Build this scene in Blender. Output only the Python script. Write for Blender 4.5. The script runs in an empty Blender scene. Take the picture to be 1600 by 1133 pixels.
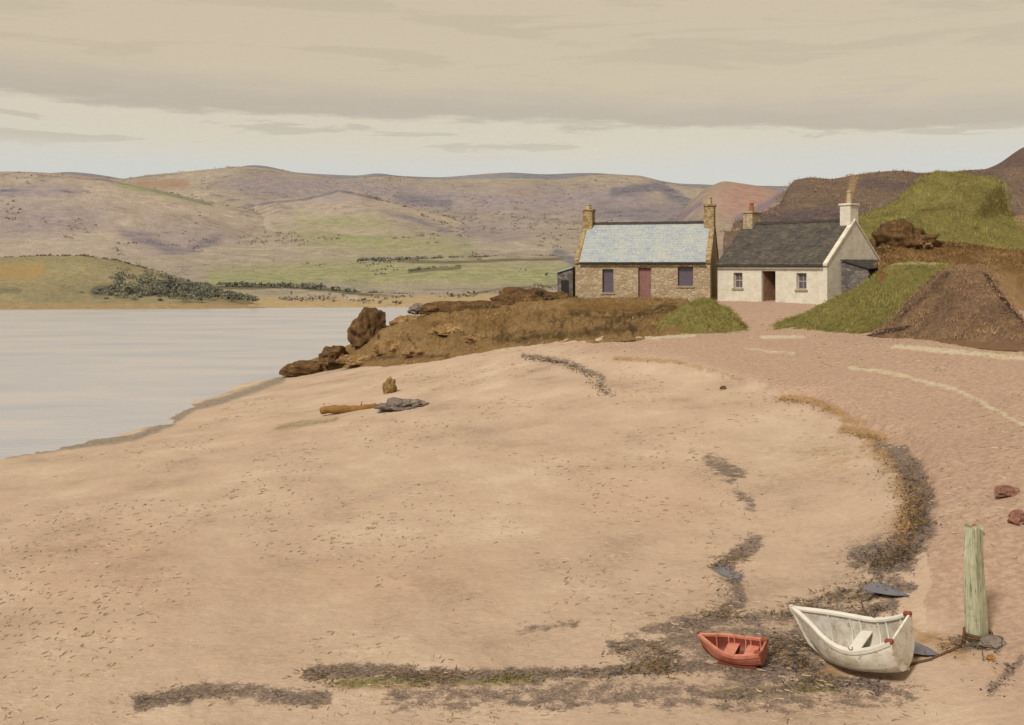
import bpy, bmesh, math, random
import numpy as np
from mathutils import Vector, Matrix, Euler

random.seed(7)
rng = np.random.default_rng(11)
R = math.radians
scene = bpy.context.scene
COL = scene.collection

# ------------------------------------------------------------------ camera
E, F, HZ = 8.5, 1600.0, 415.0          # eye height, focal length (photo px), horizon row
cam_d = bpy.data.cameras.new('camera')
cam = bpy.data.objects.new('camera', cam_d)
COL.objects.link(cam)
cam.location = (0, 0, E)
cam.rotation_euler = (R(90), 0, 0)
cam_d.lens = 36.0
cam_d.sensor_width = 36.0
cam_d.shift_y = -(566.5 - HZ) / 1600.0
cam_d.clip_end = 9000
cam_d.clip_start = 0.1
scene.camera = cam


def P(px, py, Y):                      # a survey point: bearing, dip and distance -> world
    return ((px - 800) / F * Y, Y, E + (HZ - py) / F * Y)


def PZ(px, py, z):
    return P(px, py, (E - z) * F / (py - HZ))


def srgb(c):
    c = c / 255.0
    return c / 12.92 if c <= 0.04045 else ((c + 0.055) / 1.055) ** 2.4


def A(r, g, b, k=0.8):
    return (srgb(r) * k, srgb(g) * k, srgb(b) * k, 1)


# ------------------------------------------------------------------ noise
def _hash(ix, iy, seed):
    h = (ix.astype(np.int64) * 374761393 + iy.astype(np.int64) * 668265263 + seed * 982451653) & 0xFFFFFFFF
    h = ((h ^ (h >> 13)) * 1274126177) & 0xFFFFFFFF
    return ((h ^ (h >> 16)) & 0xFFFF) / 65535.0


def vnoise(x, y, seed=0):
    x = np.asarray(x, float); y = np.asarray(y, float)
    ix = np.floor(x); iy = np.floor(y)
    fx = x - ix; fy = y - iy
    fx = fx * fx * (3 - 2 * fx); fy = fy * fy * (3 - 2 * fy)
    a = _hash(ix, iy, seed); b = _hash(ix + 1, iy, seed)
    c = _hash(ix, iy + 1, seed); d = _hash(ix + 1, iy + 1, seed)
    return (a * (1 - fx) + b * fx) * (1 - fy) + (c * (1 - fx) + d * fx) * fy


def fbm(x, y, seed=0, o=4):
    s = 0; a = 0.5; t = 0
    for i in range(o):
        s = s + a * (vnoise(x * 2 ** i, y * 2 ** i, seed + i * 17) - 0.5) * 2
        t += a; a *= 0.5
    return s / t


# ------------------------------------------------------------------ tags
def tag(o, label=None, cat=None, group=None, kind=None):
    if label: o['label'] = label
    if cat: o['category'] = cat
    if group: o['group'] = group
    if kind: o['kind'] = kind
    return o


def empty(name, loc, rz=0):
    o = bpy.data.objects.new(name, None)
    COL.objects.link(o)
    o.location = loc
    o.rotation_euler = (0, 0, rz)
    o.empty_display_size = 0.2
    return o


def link_mesh(name, me, mat, parent=None):
    o = bpy.data.objects.new(name, me)
    COL.objects.link(o)
    if mat: me.materials.append(mat)
    if parent: o.parent = parent
    return o


def from_bm(name, bm, mat, parent=None, smooth=False, bevel=0):
    bmesh.ops.recalc_face_normals(bm, faces=bm.faces)
    if bevel:
        bmesh.ops.bevel(bm, geom=list(bm.edges), offset=bevel, segments=2, affect='EDGES', profile=0.6)
    me = bpy.data.meshes.new(name)
    bm.to_mesh(me); bm.free()
    if smooth:
        me.polygons.foreach_set('use_smooth', [True] * len(me.polygons))
    return link_mesh(name, me, mat, parent)


def mesh_obj(name, verts, faces, mat, parent=None, smooth=True, attrs=None):
    me = bpy.data.meshes.new(name)
    me.from_pydata([tuple(v) for v in verts], [], [tuple(f) for f in faces])
    me.update()
    if smooth:
        me.polygons.foreach_set('use_smooth', [True] * len(me.polygons))
    if attrs:
        for k, a in attrs.items():
            at = me.attributes.new(k, 'FLOAT', 'POINT')
            at.data.foreach_set('value', np.asarray(a, np.float32).ravel())
    return link_mesh(name, me, mat, parent)


def grid_obj(name, V, mat, attrs=None):
    r, c, _ = V.shape
    idx = np.arange(r * c).reshape(r, c)
    f = np.stack([idx[:-1, :-1], idx[:-1, 1:], idx[1:, 1:], idx[1:, :-1]], -1).reshape(-1, 4)
    return mesh_obj(name, V.reshape(-1, 3).tolist(), f.tolist(), mat, None, True, attrs)


# ------------------------------------------------------------------ masks from surveyed lines and patches
def proj(V):
    Y = np.maximum(V[..., 1], 1.0)
    return 800 + F * V[..., 0] / Y, HZ - F * (V[..., 2] - E) / Y


def seg_dist(px, py, pts):
    d = np.full(px.shape, 1e9)
    for (x0, y0), (x1, y1) in zip(pts[:-1], pts[1:]):
        dx, dy = x1 - x0, y1 - y0
        t = np.clip(((px - x0) * dx + (py - y0) * dy) / (dx * dx + dy * dy + 1e-9), 0, 1)
        d = np.minimum(d, np.hypot(px - x0 - t * dx, py - y0 - t * dy))
    return d


def mask(px, py, strokes=(), blobs=(), ws=1.0):
    m = np.zeros(px.shape)
    for pts, w, s in strokes:
        m = np.maximum(m, s * np.exp(-(seg_dist(px, py, pts) / (w * ws)) ** 2))
    for cx, cy, rx, ry, s in blobs:
        m = np.maximum(m, s * np.exp(-(((px - cx) / rx) ** 2 + ((py - cy) / ry) ** 2)))
    return m


# ------------------------------------------------------------------ materials
class NB:
    def __init__(s, name):
        s.m = bpy.data.materials.new(name)
        s.m.use_nodes = True
        s.nt = s.m.node_tree
        s.nt.nodes.clear()
        s.out = s.n('ShaderNodeOutputMaterial')
        s.b = s.n('ShaderNodeBsdfPrincipled')
        s.l(s.b.outputs[0], s.out.inputs[0])
        s.pos = s.n('ShaderNodeNewGeometry').outputs['Position']

    def n(s, t, **k):
        o = s.nt.nodes.new(t)
        for a, v in k.items(): setattr(o, a, v)
        return o

    def l(s, a, b): s.nt.links.new(a, b)

    def local(s): s.pos = s.n('ShaderNodeTexCoord').outputs['Object']

    def mapped(s, scale):
        m = s.n('ShaderNodeMapping'); m.inputs['Scale'].default_value = scale
        s.l(s.pos, m.inputs['Vector']); return m.outputs[0]

    def noise(s, scale, detail=5, rough=0.6, stretch=None, dist=0):
        t = s.n('ShaderNodeTexNoise')
        t.inputs['Scale'].default_value = scale
        t.inputs['Detail'].default_value = detail
        t.inputs['Roughness'].default_value = rough
        t.inputs['Distortion'].default_value = dist
        s.l(s.mapped(stretch) if stretch else s.pos, t.inputs['Vector'])
        return t.outputs['Fac']

    def voro(s, scale, feature='F1', out='Distance', stretch=None, rnd=1):
        t = s.n('ShaderNodeTexVoronoi', feature=feature)
        t.inputs['Scale'].default_value = scale
        t.inputs['Randomness'].default_value = rnd
        s.l(s.mapped(stretch) if stretch else s.pos, t.inputs['Vector'])
        return t.outputs[out]

    def attr(s, name): return s.n('ShaderNodeAttribute', attribute_name=name).outputs['Fac']

    def math(s, op, a, b=None, c=None):
        m = s.n('ShaderNodeMath', operation=op)
        for i, v in enumerate((a, b, c)):
            if v is None: continue
            if isinstance(v, (int, float)): m.inputs[i].default_value = v
            else: s.l(v, m.inputs[i])
        return m.outputs[0]

    def rng(s, v, a, b, c=0.0, d=1.0):
        m = s.n('ShaderNodeMapRange', interpolation_type='SMOOTHSTEP')
        s.l(v, m.inputs[0])
        for i, x in enumerate((a, b, c, d)): m.inputs[i + 1].default_value = x
        return m.outputs[0]

    def mix(s, f, a, b, mode='MIX'):
        m = s.n('ShaderNodeMix', data_type='RGBA', blend_type=mode)
        for i, v in ((0, f), (6, a), (7, b)):
            if isinstance(v, (int, float)): m.inputs[i].default_value = v
            elif isinstance(v, tuple): m.inputs[i].default_value = v
            else: s.l(v, m.inputs[i])
        return m.outputs[2]

    def ramp3(s, f, c1, c2, c3, a=0.3, b=0.5, c=0.7):
        x = s.mix(s.rng(f, a, b), c1, c2)
        return s.mix(s.rng(f, b, c), x, c3)

    def bump(s, h, strength=0.5, dist=0.1, prev=None):
        b = s.n('ShaderNodeBump')
        b.inputs['Strength'].default_value = strength
        b.inputs['Distance'].default_value = dist
        s.l(h, b.inputs['Height'])
        if prev: s.l(prev, b.inputs['Normal'])
        return b.outputs[0]

    def done(s, col, rough=0.85, normal=None, spec=0.25):
        if isinstance(col, tuple): s.b.inputs['Base Color'].default_value = col
        else: s.l(col, s.b.inputs['Base Color'])
        if isinstance(rough, (int, float)): s.b.inputs['Roughness'].default_value = rough
        else: s.l(rough, s.b.inputs['Roughness'])
        s.b.inputs['Specular IOR Level'].default_value = spec
        if normal: s.l(normal, s.b.inputs['Normal'])
        return s.m


def land_mat(name, c1, c2, c3, scale, masks=(), bump=0.6, bdist=0.5, stretch=None, fine=12, specks=None, spec=0.15):
    """moor, grass or earth: three tones broken by noise, then patches from the surveyed masks"""
    k = NB(name)
    big = k.noise(scale, 6, 0.65, stretch)
    fn = k.noise(scale * fine, 5, 0.75, stretch)
    f = k.math('ADD', k.math('MULTIPLY', big, 0.45), k.math('MULTIPLY', fn, 0.55))
    col = k.ramp3(f, c1, c2, c3, 0.36, 0.5, 0.63)
    for at, ca, cb, ns, soft, amt in masks:
        nz = k.noise(ns, 6, 0.7, stretch)
        nz2 = k.noise(ns * 5, 4, 0.7, stretch)
        fac = k.rng(k.math('ADD', k.attr(at), k.math('MULTIPLY', k.math('SUBTRACT', nz, 0.5), amt)), 0.5 - soft, 0.5 + soft)
        col = k.mix(fac, col, k.mix(k.rng(nz2, 0.35, 0.65), ca, cb))
    if specks:
        sc, sa, amt = specks
        v = k.voro(sc)
        col = k.mix(k.math('MULTIPLY', k.rng(v, 0.28, 0.12), amt), col, sa)
    nrm = k.bump(fn, bump, bdist)
    nrm = k.bump(k.noise(scale * fine * 5, 3, 0.7), bump * 0.7, bdist * 0.25, nrm)
    return k.done(col, 0.95, nrm, spec)


def wood_mat(name, c1, c2, grain=(1, 12, 12), rough=0.8, bump=0.4):
    k = NB(name); k.local()
    g = k.noise(3, 6, 0.7, grain)
    st = k.noise(1.7, 5, 0.6)
    col = k.mix(k.rng(g, 0.35, 0.65), c1, c2)
    col = k.mix(k.math('MULTIPLY', k.rng(st, 0.5, 0.75), 0.5), col, tuple(x * 0.55 for x in c1[:3]) + (1,))
    return k.done(col, rough, k.bump(g, bump, 0.02), 0.25)


def paint_mat(name, base, worn, dirt, scale=2.5, rough=0.55, wear=0.62):
    k = NB(name); k.local()
    n1 = k.noise(scale, 7, 0.7); n2 = k.noise(scale * 7, 5, 0.75, (1, 2.5, 2.5)); n3 = k.noise(scale * 1.7, 5, 0.65, (2, 1, 1))
    col = k.mix(k.rng(n1, 0.4, 0.7), base, dirt)
    w = k.math('ADD', k.math('MULTIPLY', n2, 0.55), k.math('MULTIPLY', n3, 0.45))
    col = k.mix(k.rng(w, wear - 0.05, wear + 0.02), col, worn)
    return k.done(col, rough, k.bump(n2, 0.25, 0.01), 0.35)


def rock_mat(name, c1, c2, c3, scale=1.5, bump=0.7):
    k = NB(name); k.local()
    n1 = k.noise(scale, 7, 0.7); n2 = k.noise(scale * 6, 6, 0.75)
    f = k.math('ADD', k.math('MULTIPLY', n1, 0.6), k.math('MULTIPLY', n2, 0.4))
    col = k.ramp3(f, c1, c2, c3, 0.38, 0.5, 0.62)
    cr = k.voro(scale * 1.3, 'DISTANCE_TO_EDGE')
    col = k.mix(k.rng(cr, 0.035, 0.0), col, tuple(x * 0.4 for x in c1[:3]) + (1,))
    nrm = k.bump(f, bump, 0.12)
    return k.done(col, 0.85, nrm, 0.25)


# ------------------------------------------------------------------ world, sun, exposure
SUN_AZ, SUN_EL = math.atan2(-0.56, -0.83), R(45)
world = bpy.data.worlds.new('World')
scene.world = world
world.use_nodes = True
nt = world.node_tree
nt.nodes.clear()
wout = nt.nodes.new('ShaderNodeOutputWorld')
bg = nt.nodes.new('ShaderNodeBackground')
bg.inputs['Strength'].default_value = 0.1
nt.links.new(bg.outputs[0], wout.inputs[0])


class WB(NB):
    def __init__(s): s.nt = nt


w = WB()
sky = w.n('ShaderNodeTexSky', sky_type='NISHITA')
sky.sun_disc = False
sky.sun_elevation = SUN_EL
sky.sun_rotation = SUN_AZ % (2 * math.pi)
tc = w.n('ShaderNodeTexCoord')
sep = w.n('ShaderNodeSeparateXYZ')
w.l(tc.outputs['Generated'], sep.inputs[0])
hor = w.math('SQRT', w.math('ADD', w.math('POWER', sep.outputs[0], 2), w.math('POWER', sep.outputs[1], 2)))
elev = w.math('DIVIDE', sep.outputs[2], w.math('MAXIMUM', hor, 0.02))
az = w.math('ARCTAN2', sep.outputs[0], sep.outputs[1])
cmb = w.n('ShaderNodeCombineXYZ')
w.l(az, cmb.inputs[0]); w.l(elev, cmb.inputs[1])


def wnoise(sx, sy, detail=6, rough=0.6, off=0.0, dist=0.0):
    mp = w.n('ShaderNodeMapping'); mp.inputs['Scale'].default_value = (sx, sy, 1); mp.inputs['Location'].default_value = (off, off * 0.7, 0)
    w.l(cmb.outputs[0], mp.inputs['Vector'])
    t = w.n('ShaderNodeTexNoise'); t.inputs['Scale'].default_value = 1; t.inputs['Detail'].default_value = detail
    t.inputs['Roughness'].default_value = rough; t.inputs['Distortion'].default_value = dist
    w.l(mp.outputs[0], t.inputs['Vector'])
    return t.outputs['Fac']


SK = 10 / 2.46                        # cloud radiance in units of the background strength
c_hor = A(206, 204, 198, SK)
c_mid = A(214, 203, 179, SK)
c_up = A(207, 190, 160, SK)
c_band = A(189, 176, 157, SK)
c_top = A(202, 184, 152, SK)
big = wnoise(3.0, 22.0, 6, 0.6, 3.1)
rag = wnoise(9.0, 60.0, 6, 0.65, 8.3)
fine = wnoise(140, 260, 4, 0.7, 1.3)
e1 = w.math('ADD', elev, w.math('MULTIPLY', w.math('SUBTRACT', big, 0.5), 0.05))
col = w.mix(w.rng(e1, 0.085, 0.135), c_hor, c_mid)
# the ragged lower edge of the cloud sheet
e2 = w.math('ADD', w.math('ADD', elev, w.math('MULTIPLY', w.math('SUBTRACT', rag, 0.5), 0.034)),
            w.math('MULTIPLY', w.math('SUBTRACT', big, 0.5), 0.03))
e2 = w.math('ADD', e2, w.math('MULTIPLY', az, 0.034))
sheet = w.rng(e2, 0.134, 0.142)
under = w.mix(w.rng(e2, 0.140, 0.185), c_band, c_up)
col = w.mix(sheet, col, under)
stk = wnoise(4.0, 42.0, 6, 0.6, 5.7, 0.4)
hi = w.rng(stk, 0.52, 0.60)
hi = w.math('MULTIPLY', hi, w.rng(elev, 0.155, 0.19))
col = w.mix(w.math('MULTIPLY', hi, 0.45), col, A(190, 175, 146, SK))
lo = w.math('MULTIPLY', w.rng(wnoise(5.0, 50.0, 6, 0.6, 9.9, 0.4), 0.56, 0.60), w.rng(elev, 0.20, 0.13))
lo = w.math('MULTIPLY', lo, w.rng(elev, 0.10, 0.12))
col = w.mix(w.math('MULTIPLY', lo, 0.6), col, c_band)
col = w.mix(w.rng(elev, 0.26, 0.6), col, c_top)
col = w.mix(w.math('MULTIPLY', w.rng(fine, 0.3, 0.75), 0.05), col, A(150, 130, 100, SK))
col = w.mix(0.95, sky.outputs[0], col)
w.l(col, bg.inputs['Color'])

sun_d = bpy.data.lights.new('sun', 'SUN')
sun_d.energy = 1.5
sun_d.angle = R(11)
sun_d.color = (1, 0.95, 0.87)
sun = bpy.data.objects.new('sun', sun_d)
COL.objects.link(sun)
sd = Vector((math.sin(SUN_AZ) * math.cos(SUN_EL), math.cos(SUN_AZ) * math.cos(SUN_EL), math.sin(SUN_EL)))
sun.rotation_euler = (-sd).to_track_quat('-Z', 'Y').to_euler()
sun.location = (-30, -20, 60)
scene.view_settings.view_transform = 'Standard'
scene.view_settings.look = 'None'
scene.view_settings.gamma = 1
scene.view_settings.exposure = 1.3

# ------------------------------------------------------------------ the beach, one sheet of ground
ctrl = []
for px, py, z in [
    (0, 1133, .75), (400, 1133, .8), (800, 1133, .85), (1200, 1133, .95), (1600, 1133, 1.3),
    (0, 900, .6), (400, 900, .95), (800, 900, 1.1), (1200, 950, 1.2), (1330, 1040, 1.15), (1500, 1000, 1.5), (1600, 900, 2.3),
    (0, 712, 0), (100, 697, 0), (200, 680, 0), (300, 632, 0), (440, 588, 0),
    (200, 760, .5), (400, 700, .8), (400, 640, .55), (600, 640, 1.6), (600, 600, 1.6), (600, 572, 1.6), (520, 579, .8),
    (760, 549, 3.2), (680, 562, 2.4), (900, 536, 4.0), (990, 531, 4.4), (1100, 522, 4.7), (1170, 517, 4.8), (1340, 524, 4.9),
    (1450, 533, 5.0), (1540, 543, 5.1), (1610, 549, 5.2),
    (800, 620, 2.4), (800, 700, 1.8), (1000, 600, 3.0), (1000, 750, 1.8), (1000, 1000, 1.05),
    (1200, 560, 4.1), (1200, 620, 3.2), (1300, 640, 3.1), (1300, 750, 2.1), (1300, 850, 1.6),
    (1600, 600, 4.5), (1600, 700, 3.7), (1600, 800, 3.0), (1200, 492, 5.55),
]:
    ctrl.append(PZ(px, py, z))
ctrl += [(4, 72, 5.9), (10, 71, 5.95), (14, 68.5, 5.95), (19, 63, 5.95), (24, 66, 6.1), (10, 80, 6.1), (20, 80, 6.6), (30, 75, 7.2),
         (4, 86, 4.6), (-1, 79, 4.2), (38, 60, 5.4), (55, 60, 6), (40, 40, 5.5), (30, 22, 4.6), (20, 12, 2.4), (0, 8, .9), (-20, 8, .3),
         (-14, 90, -1.2), (-25, 84, -1.2), (-32, 52, -1), (-32, 30, -.8), (-30, 14, -.5), (0, 104, -.6), (-45, 105, -2), (30, 104, 4),
         (60, 100, 8), (70, 40, 8)]
ctrl = np.array(ctrl)


def tps(r): return np.where(r > 1e-6, r * r * np.log(np.maximum(r, 1e-6)), 0)


_n = len(ctrl)
_K = tps(np.hypot(ctrl[:, None, 0] - ctrl[None, :, 0], ctrl[:, None, 1] - ctrl[None, :, 1])) + np.eye(_n) * 8.0
_Q = np.c_[np.ones(_n), ctrl[:, :2]]
_w = np.linalg.solve(np.block([[_K, _Q], [_Q.T, np.zeros((3, 3))]]), np.r_[ctrl[:, 2], 0, 0, 0])

SCARP = [PZ(*p) for p in [(1140, 596, 3.3), (1220, 622, 3.1), (1280, 633, 3.0), (1320, 652, 2.9), (1370, 684, 2.7), (1420, 708, 2.5),
                          (1446, 760, 2.2), (1445, 820, 1.9), (1420, 875, 1.65), (1400, 905, 1.5)]]


def ground_z(X, Y, detail=True):
    X = np.asarray(X, float); Y = np.asarray(Y, float)
    sh = X.shape
    x = X.ravel(); y = Y.ravel()
    z = np.zeros(x.size)
    for i in range(_n):
        z += _w[i] * tps(np.hypot(x - ctrl[i, 0], y - ctrl[i, 1]))
    z += _w[_n] + _w[_n + 1] * x + _w[_n + 2] * y
    # little eroded step between the track and the beach
    best = np.full(x.size, 1e9); side = np.zeros(x.size)
    for i, (a, b) in enumerate(zip(SCARP[:-1], SCARP[1:])):
        dx, dy = b[0] - a[0], b[1] - a[1]
        t = np.clip(((x - a[0]) * dx + (y - a[1]) * dy) / (dx * dx + dy * dy), 0, 1)
        d = np.hypot(x - a[0] - t * dx, y - a[1] - t * dy)
        s = -((x - a[0]) * dy - (y - a[1]) * dx)
        u = d < best
        best = np.where(u, d, best); side = np.where(u, np.sign(s), side)
    sdn = best * side + fbm(x * 1.3, y * 1.3, 5) * 0.35
    h = 0.30 * np.exp(-(best / 3.0) ** 2)
    z += h * (1 / (1 + np.exp(-sdn / 0.10)) - 0.5)
    if detail:
        z += fbm(x * 0.25, y * 0.25, 3) * 0.10 + fbm(x * 1.2, y * 1.2, 9) * 0.035 + fbm(x * 5, y * 5, 19, 3) * 0.012
    return z.reshape(sh)


ys = 9.0 * (115 / 9.0) ** np.linspace(0, 1, 520)
us = np.concatenate([np.linspace(-1.1, -0.56, 24)[:-1], np.linspace(-0.56, 0.56, 520), np.linspace(0.56, 1.1, 24)[1:]])
Yg, Ug = np.meshgrid(ys, us, indexing='ij')
Xg = Ug * Yg
Zg = ground_z(Xg, Yg)
VB = np.stack([Xg, Yg, Zg], -1)
bx, by = proj(VB)
wob = fbm(Xg * 0.9, Yg * 0.9, 31) * 9
wx, wy = bx + wob * 1.5, by + fbm(Xg * 0.9, Yg * 0.9, 37) * 6 * np.clip((by - 520) / 300, 0.15, 1)

weed_strokes = [
    ([(1370, 697), (1420, 706)], 7, .75), ([(1405, 715), (1430, 745), (1446, 790), (1440, 830), (1415, 875), (1370, 885)], 17, .95),
    ([(1112, 722), (1150, 742)], 13, .72), ([(1152, 770), (1178, 790)], 9, .66), ([(1180, 850), (1120, 885), (1150, 905), (1152, 940), (1110, 968), (1040, 985)], 11, .85),
    ([(1120, 970), (1230, 962)], 8, .7), ([(1020, 985), (1110, 975)], 9, .7),
    ([(210, 1098), (330, 1080), (500, 1092)], 13, .8), ([(480, 1055), (560, 1046), (700, 1054)], 10, .95),
    ([(700, 1056), (780, 1050), (900, 1055), (1000, 1046), (1090, 1038), (1210, 1048)], 9, .85),
    ([(860, 1102), (1000, 1090)], 7, .62), ([(1195, 1015), (1270, 1005)], 26, .95), ([(1250, 955), (1330, 968), (1400, 945)], 12, .85),
    ([(1345, 932), (1420, 915)], 8, .9), ([(1110, 1088), (1230, 1078), (1330, 1066)], 9, .75), ([(960, 1010), (1100, 1000)], 10, .72),
    ([(1550, 1075), (1600, 1030)], 9, .62), ([(1270, 1062), (1390, 1070)], 9, .85), ([(1495, 1005), (1560, 1005)], 10, .8),
    ([(820, 556), (880, 565), (930, 584), (950, 614)], 6, .62), ([(0, 703), (120, 694), (210, 681), (265, 661), (300, 635), (345, 625), (440, 592)], 4, .58),
    ([(810, 985), (900, 972)], 7, .55), ([(1060, 985), (1180, 985)], 9, .7), ([(1150, 1048), (1280, 1040)], 14, .9), ([(1190, 1000), (1260, 1040), (1180, 1060)], 24, .8), ([(620, 1090), (900, 1080), (1250, 1092)], 26, .60), ([(1000, 1030), (1100, 1015), (1230, 1030)], 26, .62), ([(1260, 1100), (1420, 1085)], 20, .55), ([(1240, 950), (1320, 930), (1400, 905)], 16, .62), ([(1000, 1005), (1260, 985)], 22, .55), ([(1340, 870), (1420, 860)], 22, .8)]
weed = mask(wx, wy, weed_strokes, ws=1.35)
ochre = mask(wx, wy, [([(960, 560), (1060, 565), (1160, 592)], 5, .66), ([(1220, 621), (1270, 628), (1310, 645)], 7, .95), ([(1310, 656), (1345, 661)], 6, .9),
                      ([(1315, 669), (1380, 686)], 9, .95), ([(1375, 702), (1415, 735), (1425, 800), (1400, 860)], 30, .72),
                      ([(520, 1072), (700, 1066)], 9, .62), ([(1240, 1020), (1300, 1060)], 22, .8), ([(1400, 985), (1500, 1015)], 26, .62),
                      ([(1320, 569), (1430, 590)], 3, .6)],
             [(1300, 720, 60, 45, .42)])
olive = mask(wx, wy, [([(530, 1070), (620, 1060), (720, 1062), (840, 1056)], 11, .85), ([(1120, 1085), (1300, 1075)], 10, .8), ([(430, 668), (530, 655)], 6, .6)])
pale = mask(wx, wy, [([(-50, 712), (0, 708), (200, 677), (300, 629), (430, 588)], 2.5, .7), ([(1330, 573), (1400, 585), (1500, 611), (1610, 668)], 4.5, .68), ([(770, 546), (860, 533), (985, 529), (1080, 524)], 4, .75),
                     ([(1400, 541), (1620, 562)], 5, .85), ([(1190, 527), (1260, 526)], 4, .7), ([(1165, 545), (1240, 553)], 4, .55)],
            [(1500, 800, 70, 30, .35), (1230, 700, 120, 60, .40)])
edge = [(-50, 560), (760, 545), (900, 548), (960, 556), (1060, 562), (1160, 588), (1230, 618), (1310, 648), (1380, 690), (1440, 740), (1450, 830),
        (1420, 880), (1440, 960), (1560, 1060), (1700, 1150)]
ex = np.array([p[0] for p in edge]); ey = np.array([p[1] for p in edge])
track = np.clip(0.5 + (np.interp(wx, ex, ey) - wy + fbm(Xg * .5, Yg * .5, 77) * 40 * np.clip((wy - 560) / 300, 0, 1)) / (30.0 + 140 * np.clip((wy - 700) / 200, 0, 1)), 0, 1) * np.clip((wx - 760) / 200, 0, 1)
track = np.where(wy > 740, np.clip(track, 0, .9), track)
red = mask(wx, wy, [([(1430, 738), (1500, 748), (1590, 748)], 5, .85), ([(1570, 770), (1600, 800)], 14, .7), ([(960, 770), (1080, 790)], 40, .38)],
           [(1000, 780, 160, 60, .40), (150, 900, 200, 120, .38), (600, 900, 300, 60, .34)])
wet = mask(bx, by, [([(-400, 760), (0, 712), (210, 684), (265, 662), (300, 638), (345, 627), (440, 593)], 6, 1.0)])

kb = NB('beach_sand')
n1 = kb.noise(0.35, 6, 0.6); n2 = kb.noise(6, 6, 0.75); n3 = kb.noise(45, 4, 0.8)
f = kb.math('ADD', kb.math('ADD', kb.math('MULTIPLY', n1, .45), kb.math('MULTIPLY', n2, .27)), kb.math('MULTIPLY', n3, .28))
col = kb.ramp3(f, A(166, 142, 122), A(191, 167, 145), A(207, 185, 163), 0.38, 0.5, 0.62)


def layer(col, at, ca, cb, ns, soft, amt):
    nz = kb.math('ADD', kb.math('MULTIPLY', kb.noise(ns, 6, 0.75), .6), kb.math('MULTIPLY', kb.noise(ns * 6, 5, 0.8), .4)); n_ = kb.noise(ns * 4, 4, 0.7)
    fac = kb.rng(kb.math('ADD', kb.attr(at), kb.math('MULTIPLY', kb.math('SUBTRACT', nz, 0.5), amt)), 0.5 - soft, 0.5 + soft)
    return kb.mix(fac, col, kb.mix(kb.rng(n_, .35, .65), ca, cb)), fac


col, _ = layer(col, 'red', A(182, 148, 128), A(196, 162, 140), .8, .45, .9)
col, _ = layer(col, 'track', A(164, 137, 118), A(188, 159, 139), 1.6, .45, .9)
col, _ = layer(col, 'ochre', A(146, 114, 78), A(174, 142, 106), 2.5, .28, 2.2)
col, _ = layer(col, 'olive', A(118, 110, 70), A(152, 136, 98), 2.5, .28, 2.2)
col, _ = layer(col, 'pale', A(206, 192, 168), A(192, 176, 148), 2.2, .22, 2.6)
col, wf = layer(col, 'weed', A(86, 78, 80), A(150, 128, 108), 3.2, .13, 3.0)
col, wt = layer(col, 'wet', A(120, 110, 102), A(160, 142, 122), 1.2, .35, 2.6)
sp = kb.voro(9.0)
spm = kb.math('MULTIPLY', kb.rng(sp, .13, .07), kb.rng(kb.noise(1.1, 4), .45, .65))
col = kb.mix(kb.math('MULTIPLY', spm, .7), col, A(110, 92, 72))
nrm = kb.bump(n2, .5, .06)
nrm = kb.bump(n3, .45, .02, nrm)
nrm = kb.bump(kb.noise(2.2, 4, .6, (1, 2.2, 1), 0.6), .35, .10, nrm)
rough = kb.math('SUBTRACT', 0.95, kb.math('MULTIPLY', kb.math('MAXIMUM', wt, kb.math('MULTIPLY', wf, .5)), .45))
m_beach = kb.done(col, rough, nrm, .25)
beach = grid_obj('beach', VB, m_beach, dict(weed=weed, ochre=ochre, olive=olive, pale=pale, track=track, red=red, wet=wet))
tag(beach, 'wide pinkish sand beach sweeping round the bay', 'beach', kind='structure')


def gz(x, y): return float(ground_z(np.array([x]), np.array([y]))[0])


def on_ground(px, py):
    """walk out along a bearing until the ground is met"""
    Y = np.linspace(10, 110, 2400)
    X = (px - 800) / F * Y
    Z = ground_z(X, Y)
    ray = E + (HZ - py) / F * Y
    i = int(np.argmax(Z >= ray))
    return X[i], Y[i], Z[i]


# ------------------------------------------------------------------ water and sea bed
k = NB('water')
n1 = k.noise(.6, 6, .65, (1, 2.4, 1)); n2 = k.noise(.05, 5, .6, (1, 3.0, 1))
n3 = k.noise(2.4, 4, .6, (1, 2.0, 1))
col = k.ramp3(n2, A(178, 181, 190, .80), A(187, 187, 193, .80), A(197, 193, 194, .80), .38, .5, .62)
nr = k.bump(n1, .38, .12); nr = k.bump(n3, .5, .04, nr)
m_water = k.done(col, .26, nr, .4)
W = 4200
water = mesh_obj('water', [(-W, -300, 0), (W, -300, 0), (W, W, 0), (-W, W, 0)], [(0, 1, 2, 3)], m_water, smooth=False)
tag(water, 'calm pale lilac grey water of the sea loch', 'water', kind='structure')
k = NB('sea_bed'); m_bed = k.done(k.mix(k.noise(.2), A(120, 105, 85), A(150, 130, 100)), .95)
bed = mesh_obj('sea_bed', [(-W, -300, -4), (W, -300, -4), (W, W, -4), (-W, W, -4)], [(0, 1, 2, 3)], m_bed, smooth=False)
tag(bed, 'sandy bed under the loch', 'sea bed', kind='structure')


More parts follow.
